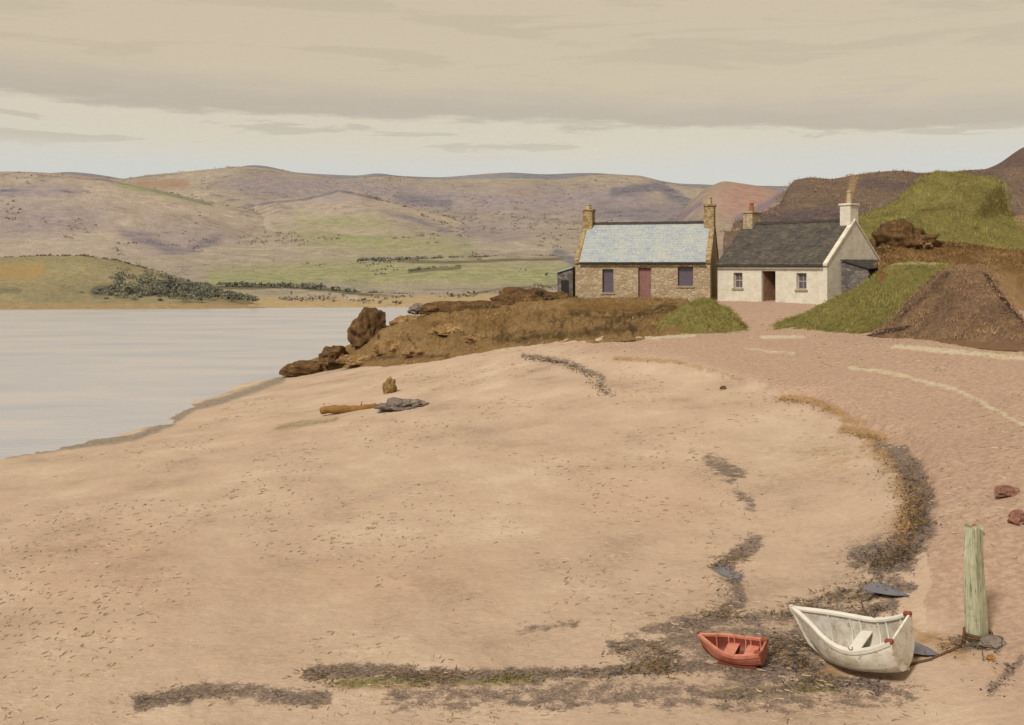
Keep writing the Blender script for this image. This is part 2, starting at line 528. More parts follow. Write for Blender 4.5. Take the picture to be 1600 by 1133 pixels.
# ------------------------------------------------------------------ hills and banks (lofts through surveyed lines)
def loft(rows, nx=120, sub=8, amp=0.3, ns=0.2, seed=1, smooth=3, rowamp=None, rid=0.0):
    t = np.linspace(0, 1, nx)
    W_ = []
    foot = rows[0] if rows[0][0] == 'foot' else None
    for r in (rows[1:] if foot else rows):
        if r[0] == 'back':
            prev = W_[-1].copy()
            f_ = (prev[:, 1] + r[1]) / prev[:, 1]
            prev[:, 0] *= f_; prev[:, 1] += r[1]; prev[:, 2] = np.minimum(r[2], prev[:, 2] * 0.7 - 0.3)
            W_.append(prev); continue
        a = np.array(r, float)
        px = a[0, 0] + (a[-1, 0] - a[0, 0]) * t
        py = np.interp(px, a[:, 0], a[:, 1]); Y = np.interp(px, a[:, 0], a[:, 2])
        if smooth:
            kern = np.hanning(2 * smooth + 3)[1:-1]; kern /= kern.sum()
            py = np.convolve(np.pad(py, smooth, 'edge'), kern, 'valid'); Y = np.convolve(np.pad(Y, smooth, 'edge'), kern, 'valid')
        W_.append(np.stack([(px - 800) / F * Y, Y, E + (HZ - py) / F * Y], -1))
    if foot:
        q = W_[0].copy(); f_ = (q[:, 1] - foot[1]) / q[:, 1]
        q[:, 0] *= f_; q[:, 1] -= foot[1]; q[:, 2] = np.minimum(foot[2], q[:, 2] - 0.3)
        W_.insert(0, q)
    n = len(W_)
    out = []; ra = []
    rowamp = rowamp or [0.0] + [1.0] * (n - 2) + [0.5]
    for i in range(n - 1):
        p0 = W_[max(i - 1, 0)]; p1 = W_[i]; p2 = W_[i + 1]; p3 = W_[min(i + 2, n - 1)]
        for s in range(sub + (1 if i == n - 2 else 0)):
            u = s / sub
            lin = p1 * (1 - u) + p2 * u
            cr = 0.5 * (2 * p1 + (p2 - p0) * u + (2 * p0 - 5 * p1 + 4 * p2 - p3) * u * u + (3 * p1 - p0 - 3 * p2 + p3) * u ** 3)
            out.append(0.45 * lin + 0.55 * cr)
            ra.append(rowamp[i] * (1 - u) + rowamp[i + 1] * u)
    V = np.stack(out)
    ra = np.array(ra)[:, None]
    V[..., 2] += amp * ra * (fbm(V[..., 0] * ns, V[..., 1] * ns, seed, 5) + 0.35 * fbm(V[..., 0] * ns * 4, V[..., 1] * ns * 4, seed + 3, 4))
    if rid:
        V[..., 2] += rid * np.maximum(ra, .12) * (1 - 3.2 * np.abs(fbm(V[..., 0] * ns * 2.2, V[..., 1] * ns * 2.2, seed + 9, 5)))
    return V


def hill(name, rows, mat, label, cat='hill', masks=None, kind='structure', **kw):
    V = loft(rows, **kw)
    at = None
    if masks:
        px, py = proj(V)
        at = {kk: mask(px, py, *v) for kk, v in masks.items()}
    o = grid_obj(name, V, mat, at)
    tag(o, label, cat, kind=kind)
    return o, V


def R_(pts, Y): return [(x, y, Y) for x, y in pts]


# far blue ridge
m = land_mat('blue_moor', A(112, 112, 122, .8), A(128, 126, 132, .8), A(142, 138, 138, .8), .006, bump=.3, bdist=4)
hill('distant_ridge', [R_([(-300, 440), (1500, 440)], 1250), R_([(-300, 330), (1500, 330)], 1500),
     R_([(-300, 275), (60, 272), (110, 268), (150, 273), (200, 281), (330, 276), (380, 258), (410, 258), (460, 270), (560, 275), (590, 269), (620, 275), (690, 277), (740, 273), (790, 270), (860, 273), (930, 270), (990, 275), (1060, 288), (1500, 300)], 1750),
     ('back', 600, 0)], m, 'blue grey ridge showing along the skyline behind the heather hills', nx=260, sub=6, amp=6, ns=.01, seed=4, rowamp=[0, 1, .1, 0])

# main heather range
mm = [('green', A(136, 138, 104), A(164, 160, 122), .04, .35, .9), ('lilac', A(134, 126, 134), A(160, 148, 148), .04, .4, .9),
      ('rust', A(156, 124, 104), A(164, 140, 120), .05, .35, .9), ('blue', A(98, 98, 116), A(138, 130, 132), .05, .25, 1.2), ('dark', A(96, 92, 74), A(120, 112, 86), .06, .2, .9),
      ('tan', A(176, 154, 118), A(184, 162, 124), .04, .2, .6)]
m_range = land_mat('heather_moor', A(122, 115, 110), A(160, 149, 136), A(184, 171, 152), .014, mm, bump=.8, bdist=3.0, fine=9)
range_masks = dict(
    green=([([(340, 440), (500, 425), (700, 425), (900, 430)], 26, .85), ([(480, 365), (600, 375), (720, 390)], 34, .66), ([(330, 330), (420, 345), (520, 350)], 18, .6)], []),
    lilac=([([(400, 290), (560, 300), (760, 315), (1000, 310)], 26, .75)], [(1000, 340, 120, 50, .7), (400, 290, 70, 20, .7), (760, 360, 120, 26, .55)]),
    rust=([([(215, 288), (290, 287)], 9, .8)], [(800, 300, 80, 12, .4)]),
    blue=([([(960, 300), (1030, 290), (1090, 330)], 14, .7), ([(620, 310), (700, 318)], 12, .62), ([(940, 330), (1080, 335)], 22, .58), ([(330, 305), (400, 322)], 6, .6), ([(870, 395), (900, 410)], 10, .7)], []),
    dark=([([(330, 450), (450, 447), (560, 458)], 5, .8), ([(560, 405), (700, 410), (880, 404)], 4, .72), ([(640, 425), (720, 418)], 4, .7), ([(560, 460), (680, 468), (780, 452), (890, 445)], 4, .7)], []),
    tan=([([(-300, 474), (300, 474), (560, 474), (760, 470), (900, 462)], 12, .95)], []))
shore = [(-400, 489), (0, 489), (200, 488), (430, 486), (560, 483), (700, 479), (1000, 477), (1300, 470)]
HH, VHH = hill('heather_hills', [[(x, y + 3, (E + .6) * F / (y + 3 - HZ)) for x, y in shore], R_([(-400, 478), (500, 476), (1300, 470)], 215), R_([(-400, 456), (300, 456), (560, 458), (900, 452), (1300, 445)], 300),
     R_([(-400, 420), (300, 425), (600, 408), (900, 404), (1300, 400)], 390),
     R_([(-400, 345), (300, 345), (700, 350), (1300, 350)], 610),
     R_([(-400, 270), (0, 269), (80, 273), (150, 277), (180, 281), (250, 273), (300, 267), (370, 260), (420, 264), (470, 273), (530, 281), (600, 276), (660, 282), (720, 282), (800, 279), (870, 282), (940, 272), (1000, 276), (1050, 288), (1090, 296), (1150, 300), (1300, 320)], 850),
     ('back', 350, 0)], m_range, 'long range of lilac and green heather hills across the loch', masks=range_masks, nx=420, sub=16, amp=7, ns=.012, seed=8, smooth=2, rowamp=[0, .03, .08, .5, 1, .12, 0])

# overlapping spurs in front of the range
m_spur = land_mat('pale_moor', A(132, 122, 114), A(168, 154, 142), A(188, 173, 156), .016, mm, bump=.7, bdist=2.5, fine=9)
SP, VSP = hill('moorland_spur', [R_([(-400, 462), (300, 462), (520, 452), (700, 440)], 330), R_([(-400, 390), (200, 390), (450, 410), (700, 430)], 430),
     R_([(-400, 320), (100, 320), (300, 345), (500, 390), (700, 425)], 540),
     R_([(-400, 272), (0, 270), (100, 273), (170, 280), (225, 291), (270, 302), (330, 317), (410, 332), (500, 368), (600, 405), (700, 425)], 640),
     ('back', 120, 0)], m_spur, 'pale lilac brown moorland spur sloping down from the left skyline', nx=200, sub=14, amp=5, ns=.015, seed=21,
     rowamp=[0, .5, 1, .12, 0], masks=dict(green=([([(190, 290), (260, 303), (330, 320)], 8, .75), ([(400, 420), (560, 430)], 14, .6)], []), lilac=([([(0, 300), (120, 300)], 14, .7)], [(60, 340, 150, 40, .66), (280, 380, 110, 50, .62)]),
     rust=([([(100, 276), (170, 280)], 5, .5)], []), blue=([([(0, 298), (140, 300)], 3, .7), ([(190, 360), (290, 400), (340, 370)], 14, .55), ([(60, 274), (160, 281), (230, 296), (330, 320)], 3, .6)], []), dark=([], []), tan=([([(-300, 470), (500, 470)], 8, .9)], [])))
KN, VKN = hill('rounded_knoll', [R_([(330, 420), (700, 412), (980, 422)], 440), R_([(330, 400), (420, 360), (600, 345), (980, 402)], 560),
     R_([(330, 390), (360, 350), (400, 320), (440, 311), (490, 308), (525, 297), (560, 298), (600, 314), (660, 330), (740, 350), (850, 378), (980, 405)], 660), ('back', 90, 8)], m_spur,
     'low rounded moorland knoll with green slopes in the middle of the far shore', nx=160, sub=12, amp=4, ns=.018, seed=33, rowamp=[0, 1, .12, 0],
     masks=dict(green=([([(450, 385), (700, 395)], 40, .75), ([(470, 345), (600, 350)], 18, .6)], []), lilac=([], [(520, 310, 50, 10, .6), (760, 370, 100, 20, .6)]), blue=([([(390, 320), (480, 311), (530, 298), (590, 310)], 3, .75), ([(600, 330), (700, 360)], 10, .5)], []), dark=([], []), rust=([], []), tan=([], [])))

# the pinkish hill behind the cottages
m_pink = land_mat('pink_heather', A(124, 114, 100), A(156, 142, 126), A(174, 158, 138), .03, [('pink', A(162, 130, 122), A(178, 146, 130), .05, .35, .6), ('blue', A(118, 110, 124), A(146, 128, 132), .08, .2, .8)], bump=.7, bdist=1.5)
hill('pink_hill', [('foot', 30, 1), R_([(1000, 420), (1300, 420)], 230), R_([(1000, 405), (1060, 375), (1300, 370)], 300),
     R_([(1000, 400), (1050, 350), (1080, 315), (1102, 294), (1130, 283), (1180, 290), (1222, 300), (1245, 312), (1300, 345)], 400), ('back', 80, 0)], m_pink,
     'pink heather hill rising behind the two cottages', nx=90, sub=12, amp=3, ns=.03, seed=41, rowamp=[0, 0, 1, .15, 0],
     masks=dict(pink=([], [(1165, 312, 62, 40, .9)]), blue=([([(1040, 350), (1095, 320)], 8, .7), ([(1150, 345), (1225, 305)], 9, .75), ([(1060, 350), (1100, 345)], 14, .6)], [])))

# left green point
m_pt = land_mat('rough_pasture', A(128, 122, 94), A(152, 142, 110), A(172, 158, 124), .05, [('gold', A(176, 144, 90), A(164, 142, 102), .1, .45, 1.2), ('wood', A(88, 86, 78), A(110, 102, 86), .15, .2, .9), ('tan', A(160, 138, 104), A(172, 150, 114), .08, .2, .6)], bump=.8, bdist=1.0)
hill('pasture_point', [[(x, y, (E + .5) * F / (y - HZ)) for x, y in [(-300, 489.5), (0, 489.5), (200, 488.5), (420, 487)]], R_([(-300, 472), (100, 474), (250, 472), (420, 482)], 205),
     R_([(-300, 440), (0, 442), (120, 450), (250, 455), (420, 478)], 222),
     R_([(-300, 402), (0, 403), (60, 399), (130, 399), (180, 406), (230, 420), (300, 441), (340, 452), (420, 475)], 250), ('back', 40, 0)], m_pt,
     'low green and gold point of pasture at the left of the far shore', nx=150, sub=10, amp=.8, ns=.06, seed=52, rowamp=[0, .2, .6, .25, 0],
     masks=dict(gold=([([(-100, 425), (60, 422)], 14, .8)], []), wood=([([(150, 455), (300, 450)], 14, .75), ([(-100, 450), (30, 455)], 9, .5)], []), tan=([([(-300, 478), (420, 480)], 7, .9)], [])))

# right-hand hills
m_moor = land_mat('brown_moor', A(102, 86, 78), A(134, 114, 100), A(160, 138, 116), .14, [('purple', A(94, 82, 90), A(124, 108, 108), .25, .4, 1.0), ('tan', A(182, 152, 118), A(170, 140, 108), .3, .2, .6)], bump=.9, bdist=.8)
MH, VMH = hill('moorland_hill', [('foot', 4, 5), R_([(1130, 372), (1400, 390), (1700, 400)], 90), R_([(1140, 360), (1400, 345), (1700, 345)], 105),
     R_([(1150, 354), (1200, 333), (1222, 320), (1229, 298), (1240, 283), (1262, 279), (1300, 281), (1330, 275), (1370, 270), (1405, 267), (1440, 272), (1500, 268), (1600, 262), (1700, 255)], 128), ('back', 40, 4)], m_moor,
     'brown and purple moorland hill behind the white cottage', nx=170, sub=14, amp=.9, ns=.12, seed=61, smooth=1, rowamp=[0, 0, .8, .2, 0],
     masks=dict(purple=([([(1170, 345), (1300, 335), (1350, 340)], 16, .75), ([(1350, 285), (1430, 290)], 14, .6)], []), tan=([([(1335, 275), (1322, 330)], 7, .85)], [])))
hill('purple_hill', [('foot', 20, 4), R_([(1480, 330), (2200, 340)], 150), R_([(1480, 285), (1530, 270), (1562, 256), (1592, 233), (1640, 212), (1800, 190), (2200, 260)], 190), ('back', 50, 4)],
     land_mat('purple_moor', A(96, 78, 74), A(116, 95, 90), A(136, 114, 100), .08, bump=.8, bdist=1), 'dark purple moorland hill rising at the right edge', nx=180, sub=14, amp=1.5, ns=.06, seed=66, rowamp=[0, 0, .15, 0])
m_green = land_mat('green_turf', A(96, 90, 50), A(132, 124, 72), A(158, 146, 92), .30, [('brown', A(100, 82, 46), A(124, 106, 60), .5, .2, .9), ('rock', A(186, 172, 146), A(160, 140, 110), 1.0, .15, .8), ('tan', A(196, 182, 146), A(178, 164, 124), 1.0, .2, .7)], bump=.8, bdist=.35)
GH, VGH = hill('green_hill', [('foot', 3, 5.5), R_([(1330, 372), (1400, 372), (1500, 390), (1620, 396)], 84), R_([(1335, 345), (1420, 335), (1500, 345), (1620, 368)], 95),
     R_([(1338, 352), (1370, 335), (1405, 318), (1428, 292), (1448, 276), (1466, 268), (1490, 268), (1530, 275), (1572, 283), (1578, 300), (1575, 320), (1582, 340), (1620, 356), (1720, 372)], 106), ('back', 14, 6)], m_green,
     'bright green grassy hill on the right behind the bracken', nx=170, sub=14, amp=.9, ns=.22, rid=.3, seed=71, smooth=1, rowamp=[0, 0, .8, .2, 0],
     masks=dict(brown=([([(1440, 330), (1490, 322)], 8, .6)], [(1525, 357, 10, 6, .8), (1450, 345, 40, 12, .45)]), rock=([], []), tan=([([(1572, 287), (1576, 320), (1590, 345)], 5, .8)], [])))
hill('heath_field', [('foot', 6, 5.5), R_([(1560, 372), (2200, 400)], 92), R_([(1565, 330), (1760, 325), (2200, 380)], 112), R_([(1568, 300), (1590, 286), (1620, 282), (1760, 290), (2200, 370)], 118), ('back', 20, 5)],
     land_mat('heath', A(122, 92, 74), A(165, 132, 104), A(178, 146, 116), .3, bump=.7, bdist=.4), 'pinkish brown heath field beyond the green hill at the right edge', nx=160, sub=10, amp=.5, ns=.2, seed=75, smooth=1, rowamp=[0, 0, .5, .15, 0])
m_rust = land_mat('bracken_earth', A(110, 80, 44), A(144, 110, 68), A(170, 136, 94), .5, [('tan', A(180, 146, 108), A(170, 136, 98), .6, .3, .7), ('dark', A(70, 50, 32), A(92, 66, 38), 1.2, .2, .9)], bump=.9, bdist=.3)
RB, VRB = hill('bracken_bank', [('foot', 3, 5), R_([(1372, 425), (1420, 440), (1500, 500), (1680, 540), (2100, 560)], 60), R_([(1372, 412), (1440, 420), (1540, 440), (1680, 460), (2100, 530)], 66),
     R_([(1366, 405), (1385, 385), (1420, 378), (1460, 378), (1500, 381), (1560, 388), (1680, 398), (1850, 420), (2100, 500)], 80), ('back', 10, 6)], m_rust,
     'rust brown bracken bank under the green hill', nx=300, sub=12, amp=.6, ns=.4, rid=.4, seed=81, smooth=1, rowamp=[0, 0, .8, .3, 0],
     masks=dict(tan=([([(1540, 430), (1580, 470), (1680, 500), (2100, 540)], 38, .9)], []), dark=([([(1385, 385), (1440, 380)], 12, .5), ([(1480, 383), (1580, 388)], 5, .7)], [])))
GB, VGB = hill('grass_bank', [[(1196, 517, 57.2), (1280, 523, 55), (1345, 526, 53), (1400, 505, 55), (1440, 470, 57), (1490, 440, 58)],
     [(1200, 513, 58), (1280, 505, 57), (1345, 490, 56), (1400, 462, 57.5), (1440, 435, 58.5), (1490, 425, 59.5)],
     [(1204, 508, 58.8), (1260, 487, 60), (1300, 467, 60.5), (1350, 442, 61), (1392, 414, 61.5), (1430, 407, 61.5), (1490, 414, 62)], ('back', 1.6, 5.6)], m_green,
     'green grass bank sloping down to the beach beside the white cottage', 'grass bank', nx=150, sub=12, amp=.34, ns=.5, rid=.16, seed=91, smooth=3, rowamp=[0, .8, .4, 0],
     masks=dict(brown=([([(1330, 526), (1400, 505), (1440, 465)], 5, .75), ([(1320, 480), (1400, 450)], 6, .5), ([(1340, 500), (1400, 485)], 6, .55)], []), rock=([], []), tan=([([(1200, 517), (1330, 524)], 4, .85), ([(1392, 412), (1480, 411)], 3, .8), ([(1400, 490), (1480, 420)], 3, .6)], [])))
SG, VSG = hill('grass_hummock', [[(975, 535, 56.5), (1060, 529, 56.7), (1120, 523, 56.8), (1176, 519, 57.3)], [(985, 530, 58), (1050, 508, 58.6), (1110, 495, 58.8), (1172, 515, 58.2)],
     [(990, 528, 59), (1040, 497, 60), (1070, 475, 60.5), (1090, 468, 60.5), (1112, 467, 60.5), (1140, 483, 60), (1168, 511, 59)], ('back', 2.5, 4.9)], m_green,
     'small green grass hummock between the headland and the cottage path', 'grass bank', nx=100, sub=12, amp=.26, ns=.6, rid=.12, seed=95, smooth=2, rowamp=[0, .8, .4, 0],
     masks=dict(brown=([([(1080, 490), (1130, 498)], 5, .55), ([(1150, 500), (1168, 515)], 5, .7)], []), rock=([], []), tan=([([(985, 534), (1060, 528), (1170, 519)], 3, .9)], [])))
m_mound = land_mat('mound_earth', A(104, 84, 70), A(146, 118, 92), A(178, 148, 114), .5, [('tan', A(160, 126, 94), A(150, 116, 84), .7, .25, .7), ('dark', A(70, 58, 52), A(88, 70, 62), 1.2, .2, .9)], bump=.9, bdist=.3)
BM, VBM = hill('earth_mound', [[(1352, 524, 52.5), (1450, 536, 47.2), (1540, 546, 42.2), (1640, 553, 38.5)], [(1372, 515, 53), (1450, 490, 50), (1540, 490, 46.5), (1640, 535, 42)],
     [(1385, 508, 54), (1415, 475, 54), (1445, 444, 53), (1475, 421, 52), (1500, 414, 51.5), (1525, 416, 51), (1545, 430, 50), (1570, 468, 48.5), (1598, 500, 47), (1640, 525, 45)], ('back', 4, 5.5)], m_mound,
     'brown heather covered earth mound at the right of the beach track', 'mound', nx=140, sub=14, amp=.40, ns=.45, rid=.22, seed=99, smooth=2, rowamp=[0, .9, .3, 0],
     masks=dict(tan=([([(1352, 524), (1450, 533), (1640, 550)], 8, .8), ([(1540, 435), (1600, 500)], 14, .5)], []), dark=([([(1400, 500), (1480, 430)], 12, .5), ([(1540, 430), (1570, 470), (1610, 515)], 5, .8), ([(1345, 524), (1420, 512)], 5, .9)], [])))
m_head = land_mat('headland_earth', A(122, 94, 58), A(164, 132, 88), A(188, 158, 114), .45, [('dark', A(76, 62, 46), A(116, 92, 60), 1.4, .3, 2.0), ('gold', A(160, 122, 66), A(142, 108, 62), 1.4, .3, 1.8)], bump=1.0, bdist=.35)
HL, VHL = hill('headland', [[(436, 592, 77), (530, 581, 75), (600, 574, 70), (680, 565, 65), (760, 552, 63), (900, 539, 59), (990, 533, 56.2), (1075, 528, 56.5)],
     [(445, 587, 79), (530, 562, 76.5), (600, 548, 72.5), (680, 536, 68.5), (760, 524, 66), (900, 514, 62), (990, 514, 59), (1075, 505, 60)],
     [(458, 581, 80), (530, 551, 78), (600, 518, 75), (680, 497, 73), (760, 490, 71), (850, 486, 69), (900, 482, 68), (990, 482, 67.5), (1075, 476, 67.2)],
     [(470, 577, 81.5), (530, 548, 80), (600, 512, 79), (650, 499, 78), (680, 483, 77), (780, 476, 75), (800, 470, 74), (900, 468, 71.5), (1075, 468, 70.8)], ('back', 9, 3.0), ('back', 8, -1.5)],
     m_head, 'ochre brown rocky headland running out into the water below the cottages', 'headland', nx=300, sub=14, amp=.42, ns=.45, rid=.42, seed=103, smooth=1, rowamp=[0, .9, .5, .25, .2, 0],
     masks=dict(dark=([([(900, 490), (980, 495), (1050, 480)], 12, .6), ([(780, 530), (900, 520), (990, 512)], 12, .6), ([(680, 482), (780, 478)], 5, .9), ([(470, 577), (560, 560), (700, 556)], 5, .55), ([(590, 520), (595, 545)], 3, .7), ([(640, 530), (660, 555)], 3, .65), ([(720, 520), (780, 530)], 4, .6), ([(860, 503), (900, 500)], 4, .6)], []),
                gold=([([(880, 478), (1000, 480)], 12, .5), ([(650, 510), (800, 500)], 8, .45)], [])))

# ------------------------------------------------------------------ small modelling helpers
def bx(bm, x0, y0, z0, x1, y1, z1, M=None):
    vs = [bm.verts.new((x, y, z)) for z in (z0, z1) for x, y in ((x0, y0), (x1, y0), (x1, y1), (x0, y1))]
    for f in ((0, 3, 2, 1), (4, 5, 6, 7), (0, 1, 5, 4), (1, 2, 6, 5), (2, 3, 7, 6), (3, 0, 4, 7)):
        bm.faces.new([vs[i] for i in f])
    if M: bmesh.ops.transform(bm, matrix=M, verts=vs)
    return vs


def tube(bm, pts, r, n=8, cap=True):
    rings = []
    pts = [Vector(p) for p in pts]
    for i, p in enumerate(pts):
        t = (pts[min(i + 1, len(pts) - 1)] - pts[max(i - 1, 0)]).normalized()
        up = Vector((0, 0, 1)) if abs(t.z) < .95 else Vector((1, 0, 0))
        a = t.cross(up).normalized(); b = a.cross(t)
        rr = r[i] if isinstance(r, (list, tuple)) else r
        rings.append([bm.verts.new(p + (a * math.cos(q * 2 * math.pi / n) + b * math.sin(q * 2 * math.pi / n)) * rr) for q in range(n)])
    for r0, r1 in zip(rings[:-1], rings[1:]):
        for q in range(n):
            bm.faces.new([r0[q], r0[(q + 1) % n], r1[(q + 1) % n], r1[q]])
    if cap:
        bm.faces.new(rings[0][::-1]); bm.faces.new(rings[-1])


def rock_bm(sx, sy, sz, seed, sub=5, rough=.28, flat=.35, sc=1.0):
    from mathutils import noise as mn
    bm = bmesh.new()
    bmesh.ops.create_icosphere(bm, subdivisions=sub, radius=1)
    o = Vector((seed * 3.7, seed * 1.3, seed * 7.1))
    for v in bm.verts:
        p = v.co.copy()
        d = mn.fractal(p * 1.1 * sc + o, .8, 2.1, 7) * rough - abs(mn.noise(p * 2.3 * sc + o)) * rough * .9 + .1
        cell = mn.voronoi(p * 1.6 * sc + o)[0][0]
        v.co = p * (1 + d + (cell - .4) * .35)
        if v.co.z < -flat: v.co.z = -flat + (v.co.z + flat) * .2
        v.co.x *= sx; v.co.y *= sy; v.co.z *= sz
    return bm


# ------------------------------------------------------------------ materials for buildings and boats
def wall_mat(name, c1, c2, c3, joint, scale=3.2, bump=.6, limewash=False):
    k = NB(name); k.local()
    st = (1, 1, 1.7)
    cell = k.n('ShaderNodeTexVoronoi', feature='F1'); cell.inputs['Scale'].default_value = scale; k.l(k.mapped(st), cell.inputs['Vector'])
    sepc = k.n('ShaderNodeSeparateColor'); k.l(cell.outputs['Color'], sepc.inputs[0])
    ed = k.voro(scale, 'DISTANCE_TO_EDGE', 'Distance', st)
    n = k.noise(2.0, 7, .7); n2 = k.noise(14, 6, .75)
    f = k.math('ADD', k.math('MULTIPLY', sepc.outputs[0], .45), k.math('MULTIPLY', n, .55))
    if limewash:
        f = k.math('ADD', k.math('MULTIPLY', n, .6), k.math('MULTIPLY', n2, .4))
        col = k.ramp3(f, c1, c2, c3, .36, .47, .58)
        streak = k.noise(1.2, 6, .7, (3, 3, .5))
        col = k.mix(k.math('MULTIPLY', k.rng(streak, .55, .75), .5), col, joint)
        h = k.math('ADD', k.math('MULTIPLY', k.rng(ed, 0, .09), .5), n2)
    else:
        col = k.ramp3(f, c1, c2, c3, .35, .5, .65)
        col = k.mix(k.rng(n2, .3, .8, 0, .4), col, c1)
        col = k.mix(k.rng(ed, .05, .01), col, joint)
        h = k.math('ADD', k.rng(ed, 0, .1), k.math('MULTIPLY', n2, .6))
    return k.done(col, .95, k.bump(h, bump, .05), .15)


M_stone = wall_mat('rubble_stone', A(166, 146, 118), A(182, 162, 132), A(194, 175, 146), A(158, 138, 112))
M_lime = wall_mat('limewash', A(190, 181, 164), A(216, 208, 190), A(228, 221, 205), A(176, 162, 140), limewash=True, bump=.5)
M_tan = wall_mat('tan_render', A(146, 122, 84), A(172, 148, 108), A(188, 166, 128), A(126, 106, 74), 5, .5)
M_grey = wall_mat('grey_rubble', A(96, 92, 92), A(118, 112, 108), A(142, 132, 122), A(104, 96, 90))


def slate_mat(name, c1, c2, c3, moss):
    k = NB(name); k.local()
    t = k.attr('tone'); n = k.noise(1.1, 6, .7); n2 = k.noise(9, 5, .7)
    f = k.math('ADD', k.math('MULTIPLY', t, .22), k.math('ADD', k.math('MULTIPLY', n, .48), k.math('MULTIPLY', n2, .3)))
    col = k.ramp3(f, c1, c2, c3, .3, .5, .7)
    col = k.mix(k.math('MULTIPLY', k.rng(n, .52, .68), .55), col, moss)
    return k.done(col, .8, k.bump(n2, .4, .02), .3)


M_slate_blue = slate_mat('pale_slate', A(150, 158, 172, .8), A(168, 175, 176, .8), A(184, 187, 178, .8), A(180, 180, 162, .8))
M_slate_dark = slate_mat('dark_slate', A(62, 59, 60), A(84, 78, 72), A(108, 99, 88), A(104, 94, 78))
M_ridge_dark = rock_mat('ridge_tile', A(52, 50, 48), A(70, 64, 58), A(90, 80, 70), 4)
M_pot_red = rock_mat('red_clay', A(140, 84, 58), A(160, 100, 70), A(176, 126, 96), 6, .3)
M_pot_tan = rock_mat('buff_clay', A(176, 152, 116), A(190, 168, 134), A(204, 186, 150), 6, .3)
kk = NB('window_glass'); kk.local(); M_glass = kk.done(kk.mix(kk.noise(3, 3), A(78, 70, 82), A(104, 94, 104)), .15, None, .5)
M_frame_w = paint_mat('white_paint', A(180, 168, 146), A(120, 108, 92), A(160, 148, 126), 5)
M_frame_p = paint_mat('violet_paint', A(96, 84, 106), A(70, 62, 76), A(116, 100, 116), 5)
M_door_red = paint_mat('faded_red_paint', A(146, 106, 96), A(118, 86, 74), A(122, 84, 86), 4)
M_door_brown = wood_mat('brown_door_wood', A(108, 76, 54), A(142, 108, 80), (8, 8, 1))
M_iron = rock_mat('iron', A(40, 38, 38), A(52, 48, 46), A(70, 60, 52), 20, .3)
M_sill = rock_mat('sill_stone', A(142, 126, 102), A(164, 148, 122), A(182, 166, 138), 5, .4)


def wall_box(L, D, H, rise, openings, th=.45):
    """four walls with gables; openings in the front wall are real holes with deep reveals"""
    bm = bmesh.new()
    xs = sorted({0, L} | {v for o in openings for v in (o[0], o[2])})
    zs = sorted({-1.2, H} | {v for o in openings for v in (o[1], o[3])})
    V = {}

    def v(x, y, z):
        key = (round(x, 4), round(y, 4), round(z, 4))
        if key not in V: V[key] = bm.verts.new((x, y, z))
        return V[key]
    for x0, x1 in zip(xs[:-1], xs[1:]):
        for z0, z1 in zip(zs[:-1], zs[1:]):
            if any(o[0] <= x0 and x1 <= o[2] and o[1] <= z0 and z1 <= o[3] for o in openings): continue
            bm.faces.new([v(x0, 0, z0), v(x1, 0, z0), v(x1, 0, z1), v(x0, 0, z1)])
            bm.faces.new([v(x0, th, z0), v(x0, th, z1), v(x1, th, z1), v(x1, th, z0)])
    for x0, z0, x1, z1 in openings:
        c = [(x0, z0), (x1, z0), (x1, z1), (x0, z1)]
        for (a, b), (c_, d) in zip(c, c[1:] + c[:1]):
            n_ = [q for q in (xs if a != c_ else zs) if min(a, c_) <= q <= max(a, c_)] if a != c_ else [q for q in zs if min(b, d) <= q <= max(b, d)]
            for q0, q1 in zip(n_[:-1], n_[1:]):
                if a != c_: bm.faces.new([v(q0, 0, b), v(q1, 0, b), v(q1, th, b), v(q0, th, b)])
                else: bm.faces.new([v(a, 0, q0), v(a, 0, q1), v(a, th, q1), v(a, th, q0)])
    for x in (0, L):
        w_ = [bm.verts.new(p) for p in ((x, 0, -1.2), (x, D, -1.2), (x, D, H), (x, D / 2, H + rise), (x, 0, H))]
        bm.faces.new(w_)
    bm.faces.new([bm.verts.new(p) for p in ((0, D, -1.2), (L, D, -1.2), (L, D, H), (0, D, H))])
    return bm


